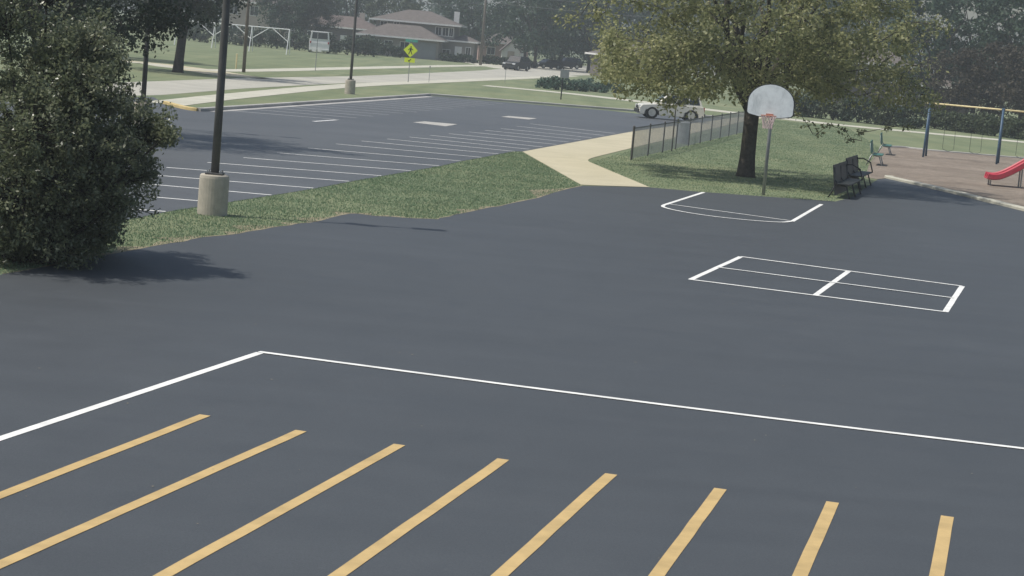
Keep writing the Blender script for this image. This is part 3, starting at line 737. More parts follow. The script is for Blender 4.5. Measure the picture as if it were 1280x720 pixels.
# ------------------------------------------------------------------ vehicles
def car(name, loc, heading, paint_m, label, L=4.2, W=1.75, Hh=1.6, kind='suv', wr=.35, group=None):
    """local +X is the front"""
    root = empty(name, loc, heading); g = .22; bl = Hh*.60; h2 = L/2
    wb = L*.30
    low = [(-h2, g+.12), (-h2+.03, bl*.75), (-h2+.10, bl), (h2-L*.30, bl*.985), (h2-L*.26, bl*.95), (h2-.18, bl*.86), (h2-.02, bl*.68), (h2, g+.15), (h2-.1, g), (wb+wr*1.25, g), (wb+wr*1.1, g+wr*.75), (wb, g+wr*1.18), (wb-wr*1.1, g+wr*.75), (wb-wr*1.25, g),
           (-wb+wr*1.25, g), (-wb+wr*1.1, g+wr*.75), (-wb, g+wr*1.18), (-wb-wr*1.1, g+wr*.75), (-wb-wr*1.25, g), (-h2+.1, g)]
    n = len(low); mb = MB(); mb.add([(x, -W/2, z) for x, z in low]+[(x, W/2, z) for x, z in low], [tuple(range(n)), tuple(range(2*n-1, n-1, -1))]+[(i, (i+1) % n, n+(i+1) % n, n+i) for i in range(n)])
    body = mb.build('body', paint_m, root, .045, seg=3)
    # cabin with tapered sides
    rear, front = -h2+.14, h2-L*.27
    rt, ft = (rear+.22, front-.62) if kind == 'suv' else (rear+.65, front-.75)
    if kind == 'van': rear, front = -h2+.06, h2-.5; rt, ft = rear+.04, front-.5
    a, b = W/2-.03, W/2-.17; zt = Hh-.02
    cab = [(rear, -a, bl-.02), (front, -a, bl-.02), (front, a, bl-.02), (rear, a, bl-.02), (rt, -b, zt), (ft, -b, zt), (ft, b, zt), (rt, b, zt)]
    mb = MB(); mb.add(cab, [(3, 2, 1, 0), (4, 5, 6, 7), (0, 1, 5, 4), (1, 2, 6, 5), (2, 3, 7, 6), (3, 0, 4, 7)]); cb = mb.build('cabin', paint_m, root, .05, seg=3)
    V = [Vector(v) for v in cab]
    def pane(q, u0, u1, v0, v1, nm='window'):
        A, B, Cc, D = [V[i] for i in q]
        def P(u, v): return A.lerp(B, u).lerp(D.lerp(Cc, u), v)
        pts = [P(u0, v0), P(u1, v0), P(u1, v1), P(u0, v1)]; nr = (pts[1]-pts[0]).cross(pts[3]-pts[0]).normalized()
        mb = MB(); mb.add([p+nr*.012 for p in pts]+[p-nr*.03 for p in pts], [(0, 1, 2, 3), (7, 6, 5, 4), (0, 4, 5, 1), (1, 5, 6, 2), (2, 6, 7, 3), (3, 7, 4, 0)]); mb.build(nm, M['glass'], cb)
    pane((1, 2, 6, 5), .05, .95, .12, .92, 'windshield'); pane((3, 0, 4, 7), .08, .92, .15, .88, 'rear_window')
    for q, rev in (((0, 1, 5, 4), 0), ((2, 3, 7, 6), 1)):
        sp_ = [(.05, .30), (.33, .60), (.63, .93)]
        for u0, u1 in sp_:
            if rev: u0, u1 = 1-u1, 1-u0
            pane(q, u0, u1, .14, .86)
    for sx in (-1, 1):
        for sy in (-1, 1):
            x, y = sx*wb, sy*(W/2-.10)
            mb = MB(); pr = [(-.10, wr*.62), (-.11, wr*.9), (-.08, wr), (.08, wr), (.11, wr*.9), (.10, wr*.62)]; k = 20; vs = []; fs = []
            for (yy, r) in pr:
                for j in range(k): vs.append((x+r*math.cos(2*math.pi*j/k), y+yy, wr+r*math.sin(2*math.pi*j/k)))
            for i in range(len(pr)-1):
                for j in range(k): fs.append((i*k+j, i*k+(j+1) % k, (i+1)*k+(j+1) % k, (i+1)*k+j))
            mb.add(vs, fs); wh = mb.build('wheel', M['tyre'], root, smooth=True)
            mb = MB(); mb.tube([(x, y-.085, wr), (x, y+.085, wr)], wr*.63, 18)
            for j in range(5):
                an = 2*math.pi*j/5; mb.box((x+wr*.33*math.cos(an), y+sy*.088, wr+wr*.33*math.sin(an)), (wr*.55, .02, wr*.14), mat=Matrix.Rotation(-an, 3, 'Y'))
            mb.build('rim', M['rim'], wh)
    for sy in (-1, 1):
        mb = MB(); mb.box((h2-.07, sy*(W/2-.26), bl*.74), (.16, .36, .15)); mb.build('headlight', M['lens'], root, .02)
        mb = MB(); mb.box((-h2+.05, sy*(W/2-.13), bl*.80), (.10, .17, .28)); mb.build('taillight', M['red_lens'], root, .02)
        mb = MB(); mb.box((front-.25, sy*(W/2+.07), bl+.06), (.12, .16, .13)); mb.build('mirror', paint_m, root, .02)
    for s in (-1, 1):
        mb = MB(); mb.box((s*(h2-.01), 0, g+.20), (.14, W*.97, .22)); mb.build('bumper', M['black_steel'] if kind != 'van' else M['trim'], root, .04)
    mb = MB(); mb.box((h2-.015, 0, bl*.68), (.06, W*.5, .16)); mb.build('grille', M['sign_black'], root, .01)
    tag(root, label, 'van' if kind == 'van' else 'car', group)
    return root
wa, wbp = ground(812, 148.7), ground(862, 152.2)
cdir = Vector((wbp.x-wa.x, (wbp.y-wa.y)*.2, 0)); car('parked_car', (wa+wbp)/2+Vector((0, .9, .012)), math.atan2(-cdir.y, -cdir.x), M['car_beige'], 'cream car parked at the lot kerb half hidden by the shade tree leaves', 3.9, 1.75, 1.55, 'suv', .36)
hd = lambda x, y: math.atan2(y, x)
car('moving_car', ground(645, 88.2)+Vector((0, 1, .01)), hd(-.42, -.91), M['car_dark'], 'charcoal suv with bright headlights driving on the pale road', 4.5, 1.85, 1.78, 'suv', .36)
car('parked_car', ground(684, 86)+Vector((0, 2, .01)), hd(-.8, -.6), M['car_black'], 'low black car parked on the driveway beside the road, next to the bigger black one', 4.4, 1.8, 1.4, 'sedan', .33, 'black cars parked across the road')
car('parked_car', ground(708, 85.5)+Vector((0, 2, .01)), hd(-.85, -.5), M['car_black'], 'taller black car parked across the road under the dark trees', 4.7, 1.85, 1.72, 'suv', .36, 'black cars parked across the road')
car('parked_van', ground(396, 66)+Vector((0, 2, .0)), hd(-.12, .99), M['car_white'], 'white van parked at the edge of the far lawn seen from behind', 4.9, 2.5, 2.7, 'van', .38)

# ------------------------------------------------------------------ signs, posts, poles
def arrow_poly(cx, cz, s): return [(cx+a*s, cz+b*s) for a, b in ((-.5, -.5), (.1, -.5), (-.1, -.3), (.45, .25), (.25, .45), (-.3, -.1), (-.5, .1))]
def flat_part(poly, y0, y1):
    n = len(poly); mb = MB(); return mb.add([(x, y0, z) for x, z in poly]+[(x, y1, z) for x, z in poly], [tuple(range(n)), tuple(range(2*n-1, n-1, -1))]+[(i, n+i, n+(i+1) % n, (i+1) % n) for i in range(n)])
root = empty('crossing_sign', ground(510, 103))
mb = MB(); mb.tube([(0, .03, -.1), (0, .03, 3.15)], .03, 8); mb.build('post', M['galv'], root)
zc = 2.42; dd = .54
di = flat_part([(0, zc-dd), (dd, zc), (0, zc+dd), (-dd, zc)], -.012, 0).build('diamond_panel', M['fluoro'], root)
fig = flat_part([(.02+.055*math.cos(k*math.pi/5), zc+.24+.055*math.sin(k*math.pi/5)) for k in range(10)], -.017, -.0125); 
fig2 = [[(-.06, zc+.16), (.08, zc+.16), (.06, zc-.06), (-.05, zc-.06)], [(-.05, zc-.05), (.01, zc-.05), (-.10, zc-.32), (-.16, zc-.32)], [(.0, zc-.05), (.06, zc-.05), (.16, zc-.32), (.10, zc-.32)], [(-.06, zc+.15), (-.03, zc+.10), (-.16, zc-.02), (-.19, zc+.02)], [(.08, zc+.15), (.05, zc+.10), (.17, zc-.0), (.20, zc+.04)]]
for q in fig2:
    f2 = flat_part(q, -.017, -.0125); fig.add(f2.v, f2.f)
fig.build('walker_symbol', M['sign_black'], di)
pl = flat_part([(-.40, 1.50), (.38, 1.50), (.38, 1.84), (-.40, 1.84)], -.012, 0).build('arrow_plaque', M['fluoro'], root)
flat_part(arrow_poly(0, 1.67, .22), -.017, -.0125).build('arrow_symbol', M['sign_black'], pl)
mb = MB(); mb.box((.03, .03, 3.12), (.92, .02, .20)); mb.build('street_name_plate', M['sign_green'], root)
tag(root, 'fluorescent yellow pedestrian crossing diamond sign with arrow plaque by the road', 'sign')

root = empty('lot_sign', ground(701, 124.5))
mb = MB(); mb.tube([(0, .04, -.1), (0, .04, 2.2)], .045, 8); mb.build('post', M['black_steel'], root)
mb = MB(); mb.box((.12, 0, 1.83), (.62, .015, .6)); mb.build('panel', M['sign_back'], root, .005)
tag(root, 'grey square sign panel on a dark post in the grass behind the lot kerb', 'sign')
for (x, y, h, lab) in ((536, 103.2, 1.3, 'thin grey stake in the road verge beside the crossing sign'), (631, 104, 1.3, 'thin grey stake at the verge near the two sidewalks')):
    mb = MB(); mb.tube([(0, 0, -.1), (0, 0, h)], .022, 6); mb.box((0, 0, h-.08), (.09, .02, .14))
    o = mb.build('verge_stake', M['galv']); o.location = ground(x, y); tag(o, lab, 'stake')
root = empty('road_sign', ground(394, 88.5))
mb = MB(); mb.tube([(0, .03, -.1), (0, .03, 3.1)], .03, 8); mb.build('post', M['galv'], root)
for s in (-.23, .23):
    mb = MB(); mb.box((s, 0, 1.72), (.30, .012, .36)); mb.build('panel', M['sign_white'], root)
tag(root, 'tall thin sign post with two small white plates by the far sidewalk', 'sign')
mb = MB(); mb.tube([(0, 0, -.1), (0, 0, 1.05)], .055, 10); mb.lathe([(.058, 1.05), (.05, 1.09), (.02, 1.11)], 10)
o = mb.build('marker_post', M['yellow_steel']); o.location = ground(295, 86); tag(o, 'short yellow utility marker post beside the far sidewalk', 'post')

def utility_pole(p, h, r, label, arm_rz=0, arms=True):
    root = empty('utility_pole', p, arm_rz)
    mb = MB(); mb.tube([(0, 0, -.2), (0, 0, h*.5), (0, 0, h)], [r, r*.85, r*.7], 12); mb.build('pole', M['wood'], root, smooth=True)
    if arms:
        mb = MB(); mb.box((0, r*.8, h-.5), (2.2, .09, .11)); ca = mb.build('crossarm', M['wood'], root)
        for x in (-1, -.5, .5, 1):
            mb = MB(); mb.lathe([(.03, 0), (.05, .04), (.03, .08), (.045, .12), (.02, .15)], 8, (x, r*.8, h-.44)); mb.build('insulator', M['sign_white'], ca)
    tag(root, label, 'utility pole', 'utility poles along the road'); return root
pA, pB = ground(304.5, 90.5), ground(600.5, 81.5)
utility_pole(pA, 9.5, .125, 'slim grey wooden utility pole by the yellow marker post', R(8))
utility_pole(pB, 13.0, .20, 'tall wooden utility pole beside the pale driveway and brown-roofed house', R(8))
pC = at(1180, 215)
def cable(a, b, sag, label):
    n = 16; pts = [Vector(a).lerp(Vector(b), i/n)-Vector((0, 0, sag*4*(i/n)*(1-i/n))) for i in range(n+1)]
    mb = MB(); mb.tube(pts, .022, 4); o = mb.build('power_line', M['wire']); tag(o, label, 'cable', 'overhead cables')
z = lambda p, h, dx=0: (p.x+dx, p.y, h)
cable(z(pA, 8.0), z(pB, 9.4), 1.2, 'upper cable strung between the two utility poles')
cable(z(pA, 7.2), z(pB, 8.4), 1.2, 'lower cable strung between the two utility poles')
pD = pC+Vector((6, 0, 0))
utility_pole(pD, 11, .16, 'utility pole standing among the russet trees beyond the swing set', R(60))
cable(z(pB, 9.4), z(pD, 10.4), .6, 'upper cable running from the driveway utility pole behind the shade tree')
cable(z(pB, 8.4), z(pD, 9.2), .8, 'lower cable running from the driveway utility pole behind the shade tree')
pE = at(1500, 150); cable(z(pD, 9.6), (pE.x, pE.y, 9.0), 1.0, 'cable over the far sidewalk above the swing set')

# white swing frame in the far lawn
gp = at(300, 225); root = empty('white_play_frame', gp, R(-4)); HF = 2.75
for i in range(4):
    a, b = -7.2+4.2*i, -7.2+4.2*(i+1)
    if i < 3:
        mb = MB(); mb.tube([(a, 0, HF), (b, 0, HF)], .055, 8); mb.build('top_rail', M['white_tube'], root)
    for s in (-1, 1):
        mb = MB(); mb.tube([(a, s*1.0, -.1), (a, s*.05, HF)], .05, 8); mb.build('leg', M['white_tube'], root)
    for s in (-1, 1):
        if (i == 0 and s < 0) or (i == 3 and s > 0): continue
        mb = MB(); mb.tube([(a, -.35, HF*.50), (a+s*1.9, 0, HF-.03)], .045, 8); mb.build('brace', M['white_tube'], root)
tag(root, 'large white steel tube play frame with braces on the far lawn', 'play frame')

# ------------------------------------------------------------------ houses across the road
def block(root, x, y, w, d, h, rh, mat, roof, over=.6, ridge=None, trim=True):
    mb = MB(); mb.box((x, y, h/2), (w, d, h)); wl_ = mb.build('wall', mat, root)
    a, b = w/2+over, d/2+over; r = ridge if ridge is not None else max(0, a-b)
    rv = [(x-a, y-b, h), (x+a, y-b, h), (x+a, y+b, h), (x-a, y+b, h), (x-r, y, h+rh), (x+r, y, h+rh)]
    if a < b and ridge is None: rr = b-a; rv[4] = (x, y-rr, h+rh); rv[5] = (x, y+rr, h+rh)
    mb = MB()
    if a < b and ridge is None: mb.add(rv, [(3, 2, 1, 0), (0, 1, 4), (1, 2, 5, 4), (2, 3, 5), (3, 0, 4, 5)])
    else: mb.add(rv, [(3, 2, 1, 0), (0, 1, 5, 4), (1, 2, 5), (2, 3, 4, 5), (3, 0, 4)])
    rf = mb.build('roof', roof, root)
    if trim:
        mb = MB()
        for (c, dd_) in (((x, y-b-.02, h-.06), (2*a+.08, .06, .22)), ((x, y+b+.02, h-.06), (2*a+.08, .06, .22)), ((x-a-.01, y, h-.061), (.06, 2*b, .22)), ((x+a+.01, y, h-.061), (.06, 2*b, .22))): mb.box(c, dd_)
        mb.build('fascia', M['trim'], rf)
    return rf
def window(root, x, y, z, w, h, side='front'):
    mb = MB(); f = .09; ax = (lambda u, v, dep: (x+u, y-dep, z+v)) if side == 'front' else (lambda u, v, dep: (x+dep, y+u, z+v))
    def bx(u, v, su, sv, d0, d1):
        c = ax(u, v, (d0+d1)/2); sz = (su, d1-d0, sv) if side == 'front' else (d1-d0, su, sv); mb.box(c, sz)
    bx(0, h/2+f/2, w+2*f, f, -.02, .06); bx(0, -h/2-f/2, w+2*f, f, -.02, .08); bx(-w/2-f/2, 0, f, h, -.02, .06); bx(w/2+f/2, 0, f, h, -.02, .06); bx(0, 0, .05, h, -.02, .05)
    wd = mb.build('window', M['trim'], root); mb = MB(); bx(0, 0, w, h, -.02, .02); mb.build('pane', M['glass'], wd)
def door(root, x, y, w, h, mat, name='door'):
    mb = MB(); mb.box((x, y-.03, h/2), (w, .08, h)); d = mb.build(name, mat, root, .01)
    mb = MB(); mb.box((x+w*.4, y-.09, h*.45), (.06, .06, .12)); mb.build('handle', M['galv'], d)
    return d
# split-level house with brown hip roofs
root = empty('split_level_house', at(532, 285), R(-3))
block(root, -1.9, 5, 11.2, 8, 5.0, 1.7, M['wall_grey'], M['roof_brown'], .9)
block(root, -3.3, -1.2, 10.8, 6.2, 2.75, 1.75, M['wall_taupe'], M['roof_brown'], .8)
block(root, 4.9, 4.2, 3.4, 6.5, 2.9, .9, M['wall_grey'], M['roof_brown'], .5)
mb = MB(); mb.box((3.2, 7.8, 6.2), (.75, .6, 1.6)); mb.build('chimney', M['trim'], root)
door(root, .55, -4.32, 2.5, 2.3, M['door_grey'], 'garage_door'); door(root, 4.4, .93, 1, 2.1, M['trim'])
for x, y, z, w, h in ((-6.8, -4.3, 1.5, 1.0, 1.2), (-4.9, -4.3, 1.5, 1.0, 1.2), (-2.6, -4.3, 1.5, 1.2, 1.2), (1.4, .99, 4.0, .75, 1.1), (2.4, .99, 4.0, .75, 1.1), (3.2, .99, 4.0, .5, 1.1), (2.7, .99, 1.1, 1.0, .8), (-6.4, .99, 4.3, .9, .8), (-4.6, .99, 4.45, .7, .6), (5.8, .93, 1.5, .6, 1.1)): window(root, x, y, z, w, h)
tag(root, 'split-level house with brown hip roofs and white eaves behind the crossing sign', 'house')
root = empty('red_roofed_house', at(425, 318), R(-4))
block(root, 0, 0, 12, 7, 3.3, 1.8, M['wall_dark'], M['roof_red'], .7); door(root, 1, -3.52, 1, 2.1, M['trim'])
for x in (-4, -1.5, 3.5): window(root, x, -3.5, 1.7, 1.2, 1.2)
mb = MB(); mb.box((3, 1, 5), (.8, .6, 1.6)); mb.build('chimney', M['wall_beige'], root)
tag(root, 'low dark house with reddish roof behind the white van', 'house')
root = empty('beige_house', at(322, 300), R(-4))
block(root, 0, 0, 9.5, 8, 5.8, 1.9, M['wall_beige'], M['roof_brown'], .6); door(root, 2.5, -4.02, 1, 2.1, M['trim'])
for x in (-3, 0, 3): window(root, x, -4, 4.6, 1.1, 1.3)
for x in (-3, -.5): window(root, x, -4, 1.7, 1.3, 1.3)
tag(root, 'tall beige house behind the white play frame and dark hedge', 'house')
root = empty('pink_house', at(626, 330), R(5))
block(root, 0, 0, 8, 7, 3.0, 1.6, M['wall_pink'], M['roof_brown'], .5); window(root, -2, -3.5, 1.6, 1.2, 1.1); window(root, 1.5, -3.5, 1.6, 1.2, 1.1); door(root, 3.2, -3.52, .9, 2.1, M['trim'])
tag(root, 'small pink-walled house half hidden behind hedges beside the utility pole', 'house')
root = empty('garden_shed', at(637, 300), R(4))
n = 5; poly = [(-1.3, 0), (1.3, 0), (1.3, 2.1), (0, 3.3), (-1.3, 2.1)]; mb = MB(); mb.add([(x, -1, z_) for x, z_ in poly]+[(x, 1.5, z_) for x, z_ in poly], [tuple(range(n)), tuple(range(2*n-1, n-1, -1))]+[(i, n+i, n+(i+1) % n, (i+1) % n) for i in range(n)]); mb.build('wall', M['trim'], root)
for s in (-1, 1):
    mb = MB(); A, B = Vector((s*1.65, 0, 1.82)), Vector((0, 0, 3.42)); mb.add([(A.x, -1.25, A.z), (B.x, -1.25, B.z), (B.x, 1.75, B.z), (A.x, 1.75, A.z), (A.x, -1.25, A.z+.16), (B.x, -1.25, B.z+.16), (B.x, 1.75, B.z+.16), (A.x, 1.75, A.z+.16)], [(0, 1, 2, 3), (7, 6, 5, 4), (0, 4, 5, 1), (1, 5, 6, 2), (2, 6, 7, 3), (3, 7, 4, 0)]); mb.build('roof', M['wall_dark'], root)
door(root, 0, -1.01, 1.0, 2.0, M['wall_beige'])
tag(root, 'white gabled garden shed with dark roof edge across the road', 'shed')
root = empty('brick_bungalow', at(795, 268), R(12))
block(root, 0, 0, 11, 7, 2.9, 1.6, M['wall_dark'], M['roof_brown'], .7); window(root, -2.6, -3.5, 1.7, 1.1, 1.3); window(root, 1.5, -3.5, 1.7, 1.1, 1.3); door(root, -.6, -3.52, 1, 2.1, M['trim'])
tag(root, 'dark brick bungalow peeking out behind the left edge of the shade tree', 'house')
root = empty('brown_house', at(1120, 205), R(-6))
block(root, -3.2, 2, 9, 7, 4.6, 1.8, M['wall_dark'], M['roof_brown'], .7); block(root, 3.7, .5, 6.4, 6, 2.9, 1.3, M['wall_dark'], M['roof_brown'], .6)
for x in (-6, -3.5, -1): window(root, x, -1.5, 3.4, 1.1, 1.0)
for x in (2.6, 5): window(root, x, -2.5, 1.8, 1.3, .9)
door(root, .2, -1.52, 1, 2.1, M['trim']); tag(root, 'brown house with white gutters behind the shade tree and swing set', 'house')

# ------------------------------------------------------------------ background trees and hedges
TP = []
def proto(seed, h, cr, mat, bark=M['bark_dark'], low=.8, n=120, per=48, leaf=.42, cl=1.15, th=2.2):
    t = make_tree('background_tree', th, .24, (0, 0, h*.55), (cr, cr, h*.46), 7, n, per, leaf, cl, mat, bark, seed, low, twigs=False, hollow=.5, sides=7)
    return t
kinds = {'green': [proto(21, 13, 5.0, M['far_leaf']), proto(22, 15, 5.6, M['far_leaf'])], 'olive': [proto(23, 12, 4.8, M['far_leaf2'])], 'russet': [proto(24, 12, 4.4, M['brown_leaf'])]}
used = set()
def bgtree(kind, px, dist, s, label, group='trees behind the houses and road'):
    ps = kinds[kind]; p = ps[random.randrange(len(ps))]
    if p.name in used: p = copy_tree(p)
    else: used.add(p.name)
    place(p, at(px, dist), s, random.uniform(0, 6.28)); tag(p, label, 'tree', group)
def near_what(px):
    for lim, t_ in ((60, 'left of the lot entrance maple'), (200, 'behind the lot entrance maples'), (290, 'beside the beige house'), (370, 'directly behind the beige house'), (460, 'behind the red-roofed house'), (530, 'behind the garage wing of the split-level house'), (590, 'behind the chimney of the split-level house'), (660, 'behind the pink house and shed'), (730, 'behind the parked black cars'), (830, 'behind the brick bungalow'), (960, 'behind the shade tree trunk'), (1090, 'between shade tree and brown house')):
        if px < lim: return t_
    return 'behind the brown house'
LB = {'green': 'dense dark green tree in the row behind the far houses', 'olive': 'olive green tree in the row behind the far houses', 'russet': 'brownish russet tree beyond the swing set'}
for i, px in enumerate(range(-60, 1180, 62)):
    bgtree('green' if i % 3 else 'olive', px+random.uniform(-12, 12), 345+random.uniform(-10, 20), random.uniform(.95, 1.3), ('dark green tree in the back row ' if i % 3 else 'olive green tree in the back row ')+near_what(px))
for px, d, s in ((352, 285, .85), (395, 335, .9), (590, 318, .95), (668, 285, 1.0), (700, 295, 1.1), (735, 290, 1.05), (655, 312, 1.0), (790, 300, 1.1), (850, 290, 1.0), (905, 300, 1.1), (965, 280, 1.0), (1020, 270, 1.05)):
    bgtree('green', px, d, s, 'dense dark green tree in the front row '+near_what(px).replace('behind', 'next to').replace('directly ', ''), 'trees between the houses')
for px, d, s, k in ((1165, 190, .95, 'green'), (1215, 205, 1.1, 'green'), (1275, 195, 1.1, 'green'), (1330, 190, 1.1, 'green'), (1060, 240, 1.0, 'green')):
    bgtree(k, px, d, s, {1165: 'dark green tree between the brown house and the russet trees', 1215: 'tall dark green tree behind the russet trees above the middle swing legs', 1275: 'tall dark green tree behind the russet trees on the slide side', 1330: 'dark green tree past the outer end of the swing set', 1060: 'dark green tree behind the shade tree beside the brown house'}[px], 'trees past the swing set')
for px, d, s in ((1190, 178, .55), (1235, 176, .62), (1285, 172, .66), (1150, 215, .8), (1340, 175, .6)):
    bgtree('russet', px, d, s, {1190: 'small russet tree above the hedge between the two swing legs', 1235: 'brownish russet tree right behind the middle swing legs', 1285: 'brownish russet tree rising behind the red slide', 1150: 'russet tree next to the brown house', 1340: 'russet tree past the outer end of the swing set'}[px], 'russet trees past the swing set')
def near_dark(p, s, lab, seed, lean=(.2, 0), leaf=.25, per=85, cx=.3, rx=6.4, low=2.6):
    t = make_tree('dark_maple', 2.9, .31, (cx, 0, 6.9), (rx, 5.4, 4.4), 9, 210, per, leaf, .95, M['dark_leaf'], M['bark_dark'], seed, low, lean, hollow=.4)
    place(t, p, s, 0); tag(t, lab, 'tree')
near_dark(ground(222, 90.5), 1.0, 'large dark maple with forked trunk standing by the far road', 31, cx=-1.2, rx=5.6, low=3.4)
near_dark(ground(40, 160), .85, 'dark maple beside the parking lot behind the big shrub', 32, leaf=.15, per=200)
near_dark(at(90, 150), 1.0, 'dark maple across the road behind the lot entrance', 33)
near_dark(at(374, 288), .8, 'dark tree beside the beige house rising behind the hedge', 34)

def bush(name, p, rx, ry, h, mat, label, cat, group, leaf=.16, per=46, n=26, seed=1):
    rng = np.random.default_rng(seed); root = empty(name, p); cl = []
    for _ in range(n):
        a = rng.uniform(0, 6.28); r = rng.random()**.5
        zz = rng.uniform(.12, .92)*h*(1-.25*r*r); cl.append((rx*r*math.cos(a)*.85, ry*r*math.sin(a)*.85, zz))
    mb = MB()
    for k in range(5): mb.tube([(0, 0, -.05), (rx*.4*math.cos(k*1.3), ry*.4*math.sin(k*1.3), h*.6)], [.04, .01], 4)
    mb.build('stems', M['bark_dark'], root)
    link('foliage', leaf_cloud('foliage', cl, [h*.28]*n, per, leaf, .6, .4, rng), mat, root)
    tag(root, label, cat, group); return root
for i in range(11):
    px = 236+i*22
    bush('hedge', at(px, 262-(i % 2)*4), 1.6, 1.1, 2.4+.5*random.random(), M['hedge'], 'dark hedge bush at the far lawn edge '+('beside the lamp pole and maple' if px < 290 else 'behind the white play frame' if px < 365 else 'beside the white van' if px < 425 else 'near the garage wing'), 'hedge', 'dark hedge along the far lawn', .3, 40, 24, 100+i)
for i, (px, d, w, h) in enumerate(((466, 276, 1.8, 2.6), (484, 275, 1.5, 1.9), (500, 274, 1.4, 1.7), (455, 279, 1.6, 3.0), (560, 279, 1.6, 1.2), (580, 281, 1.8, 1.3))):
    bush('foundation_shrub', at(px, d), w, 1.0, h, M['hedge'], 'dark foundation shrub in front of the split-level house', 'shrub', 'foundation shrubs', .28, 40, 22, 130+i)
for i, px in enumerate(range(608, 664, 13)):
    bush('hedge', at(px, 288), 1.5, 1.0, 1.3, M['hedge'], 'low hedge bush in front of the shed and pink house', 'hedge', 'low hedge by the shed', .26, 36, 20, 140+i)
for i in range(7):
    p = ground(680+i*14.5, 110.5+i*.9+(i % 2)*.8)
    bush('flower_bed_shrub', p, .75, 1.6, .95+.2*random.random(), M['bed'], 'blue-green low shrub in the bed between road and sidewalk', 'shrub', 'blue-green bed shrubs', .16, 60, 24, 150+i)
for i in range(8):
    p = at(1168+i*15, 152-i*1.2)
    bush('hedge', p, 1.0, 1.0, 1.45+.2*random.random(), M['far_leaf2'], 'rounded green hedge bush across the sidewalk behind the swing set', 'hedge', 'hedge behind the swing set', .18, 60, 28, 170+i)
for i in range(7):
    px_ = 948+i*31; p = ground(px_, 144.6+(px_-960)*.106-3.4)
    bush('verge_bush', p, 1.35, 1.2, 1.7+.5*random.random(), M['far_leaf2'] if i % 2 else M['hedge'], 'loose green bush beyond the sidewalk behind the shade tree', 'shrub', 'bushes behind the shade tree', .22, 60, 28, 190+i)

# far-off wood closing the view
rng = np.random.default_rng(77); cl = []
for i in range(900):
    x = rng.uniform(-190, 230); y = 430+rng.uniform(-15, 15); cl.append((x, y, rng.uniform(.5, 17)*(.75+.25*math.sin(x*.13))))
o = link('distant_woods', leaf_cloud('distant_woods', cl, 2.6+1.2*rng.random(len(cl)), 46, .85, .7, .4, rng), M['far_leaf'])
tag(o, 'far dark green wood closing the view behind the houses', 'woods', kind='stuff')

# ------------------------------------------------------------------ grass blades on the near strip and lawn
def in_poly(x, y, P):
    ins = np.zeros(len(x), bool); n = len(P); j = n-1
    for i in range(n):
        xi, yi, xj, yj = P[i][0], P[i][1], P[j][0], P[j][1]
        c = ((yi > y) != (yj > y)) & (x < (xj-xi)*(y-yi)/(yj-yi+1e-12)+xi); ins ^= c; j = i
    return ins
def blades(name, poly, dens, h, seed, label):
    rng = np.random.default_rng(seed); P = [tuple(p)[:2] for p in poly]; xs = [p[0] for p in P]; ys = [p[1] for p in P]
    n = int((max(xs)-min(xs))*(max(ys)-min(ys))*dens); x = rng.uniform(min(xs), max(xs), n); y = rng.uniform(min(ys), max(ys), n)
    k = in_poly(x, y, P); x, y = x[k], y[k]
    f = np.sin(x*1.7+np.sin(y*1.1)*2)*np.sin(y*.9+x*.4); keep = rng.random(len(x)) < .72+.28*f; x, y = x[keep], y[keep]; n = len(x)
    a = rng.uniform(0, 6.283, n); hh = h*(.45+.9*rng.random(n)); w = .008+.006*rng.random(n); ln = rng.uniform(.2, .9, n)*hh; b = a+rng.normal(size=n)*.6+1.57
    v = np.zeros((n, 3, 3)); v[:, 0, 0] = x-np.cos(a)*w; v[:, 0, 1] = y-np.sin(a)*w; v[:, 1, 0] = x+np.cos(a)*w; v[:, 1, 1] = y+np.sin(a)*w
    v[:, 2, 0] = x+np.cos(b)*ln; v[:, 2, 1] = y+np.sin(b)*ln; v[:, 2, 2] = hh
    me = bpy.data.meshes.new(name); me.vertices.add(3*n); me.vertices.foreach_set('co', v.ravel())
    me.loops.add(3*n); me.loops.foreach_set('vertex_index', np.arange(3*n, dtype=np.int32)); me.polygons.add(n); me.polygons.foreach_set('loop_start', np.arange(0, 3*n, 3, dtype=np.int32)); me.update(calc_edges=True)
    print(name, n); tag(link(name, me, M['blade']), label, 'grass', kind='stuff')
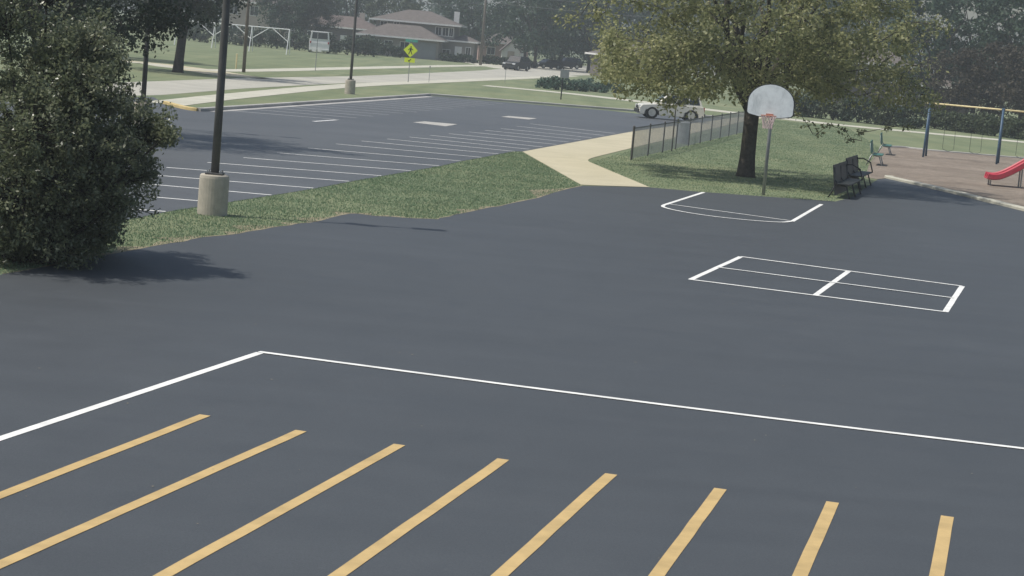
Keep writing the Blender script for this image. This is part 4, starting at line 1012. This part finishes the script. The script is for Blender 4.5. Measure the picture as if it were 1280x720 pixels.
strip = [Vector((p.x+random.uniform(-.06, .06), p.y-.06, 0)) for p in yard_edge]+G((653, 190.5))+[p+Vector((0, .0, 0)) for p in lot_near[1:-3][::-1]]+[ground(-60, 318), ground(-60, 352)]
blades('grass', strip, 560, .036, 5, 'green grass strip between the yard and the parking lot')
lawn = G((738, 203), (752, 210), (812, 234.6), (870, 239.8), (954, 246), (1044, 252), (1082, 224), (1100, 185), (1060, 160), (968, 150), (860, 172), (795, 186))
blades('grass', lawn, 200, .03, 6, 'mown lawn around the shade tree between walk and mulch')

rng = np.random.default_rng(91); n = 80
yy = 15+55*rng.random(n)**1.3; xx = rng.uniform(-.27, .27, n)*yy; k = in_poly(xx, yy, [(-20, 10), (20, 10), (14, 50), (3, 50), (-2, 38), (-20, 26)]); c = np.stack([xx[k], yy[k], np.full(k.sum(), .012)], 1)
a = rng.uniform(0, 6.283, len(c)); sz = rng.uniform(.008, .022, len(c))[:, None]; tt = np.stack([np.cos(a), np.sin(a), rng.uniform(-.05, .05, len(c))], 1)*sz; bb = np.stack([-np.sin(a), np.cos(a), rng.uniform(-.05, .05, len(c))], 1)*sz*.6
M['litter'] = leaf_mat('dry_litter', [(.18, .15, .09), (.30, .26, .18), (.40, .38, .32)], .7, .2, 0)
tag(link('leaf_litter', quads_mesh('leaf_litter', c, tt, bb), M['litter']), 'scattered dry leaf bits on the asphalt yard', 'litter', kind='stuff')

# ------------------------------------------------------------------ hazy air
mb = MB(); mb.box((0, 600, 11.5), (1840, 1840, 25)); hz = mb.build('haze', None); tag(hz, kind='stuff')
hm = bpy.data.materials.new('haze'); hm.use_nodes = True; nt = hm.node_tree; nt.nodes.clear()
vo = nt.nodes.new('ShaderNodeVolumePrincipled'); vo.inputs['Color'].default_value = (.86, .93, .95, 1); vo.inputs['Density'].default_value = .0007; vo.inputs['Anisotropy'].default_value = .1
ou = nt.nodes.new('ShaderNodeOutputMaterial'); nt.links.new(vo.outputs[0], ou.inputs['Volume']); hz.data.materials.append(hm)
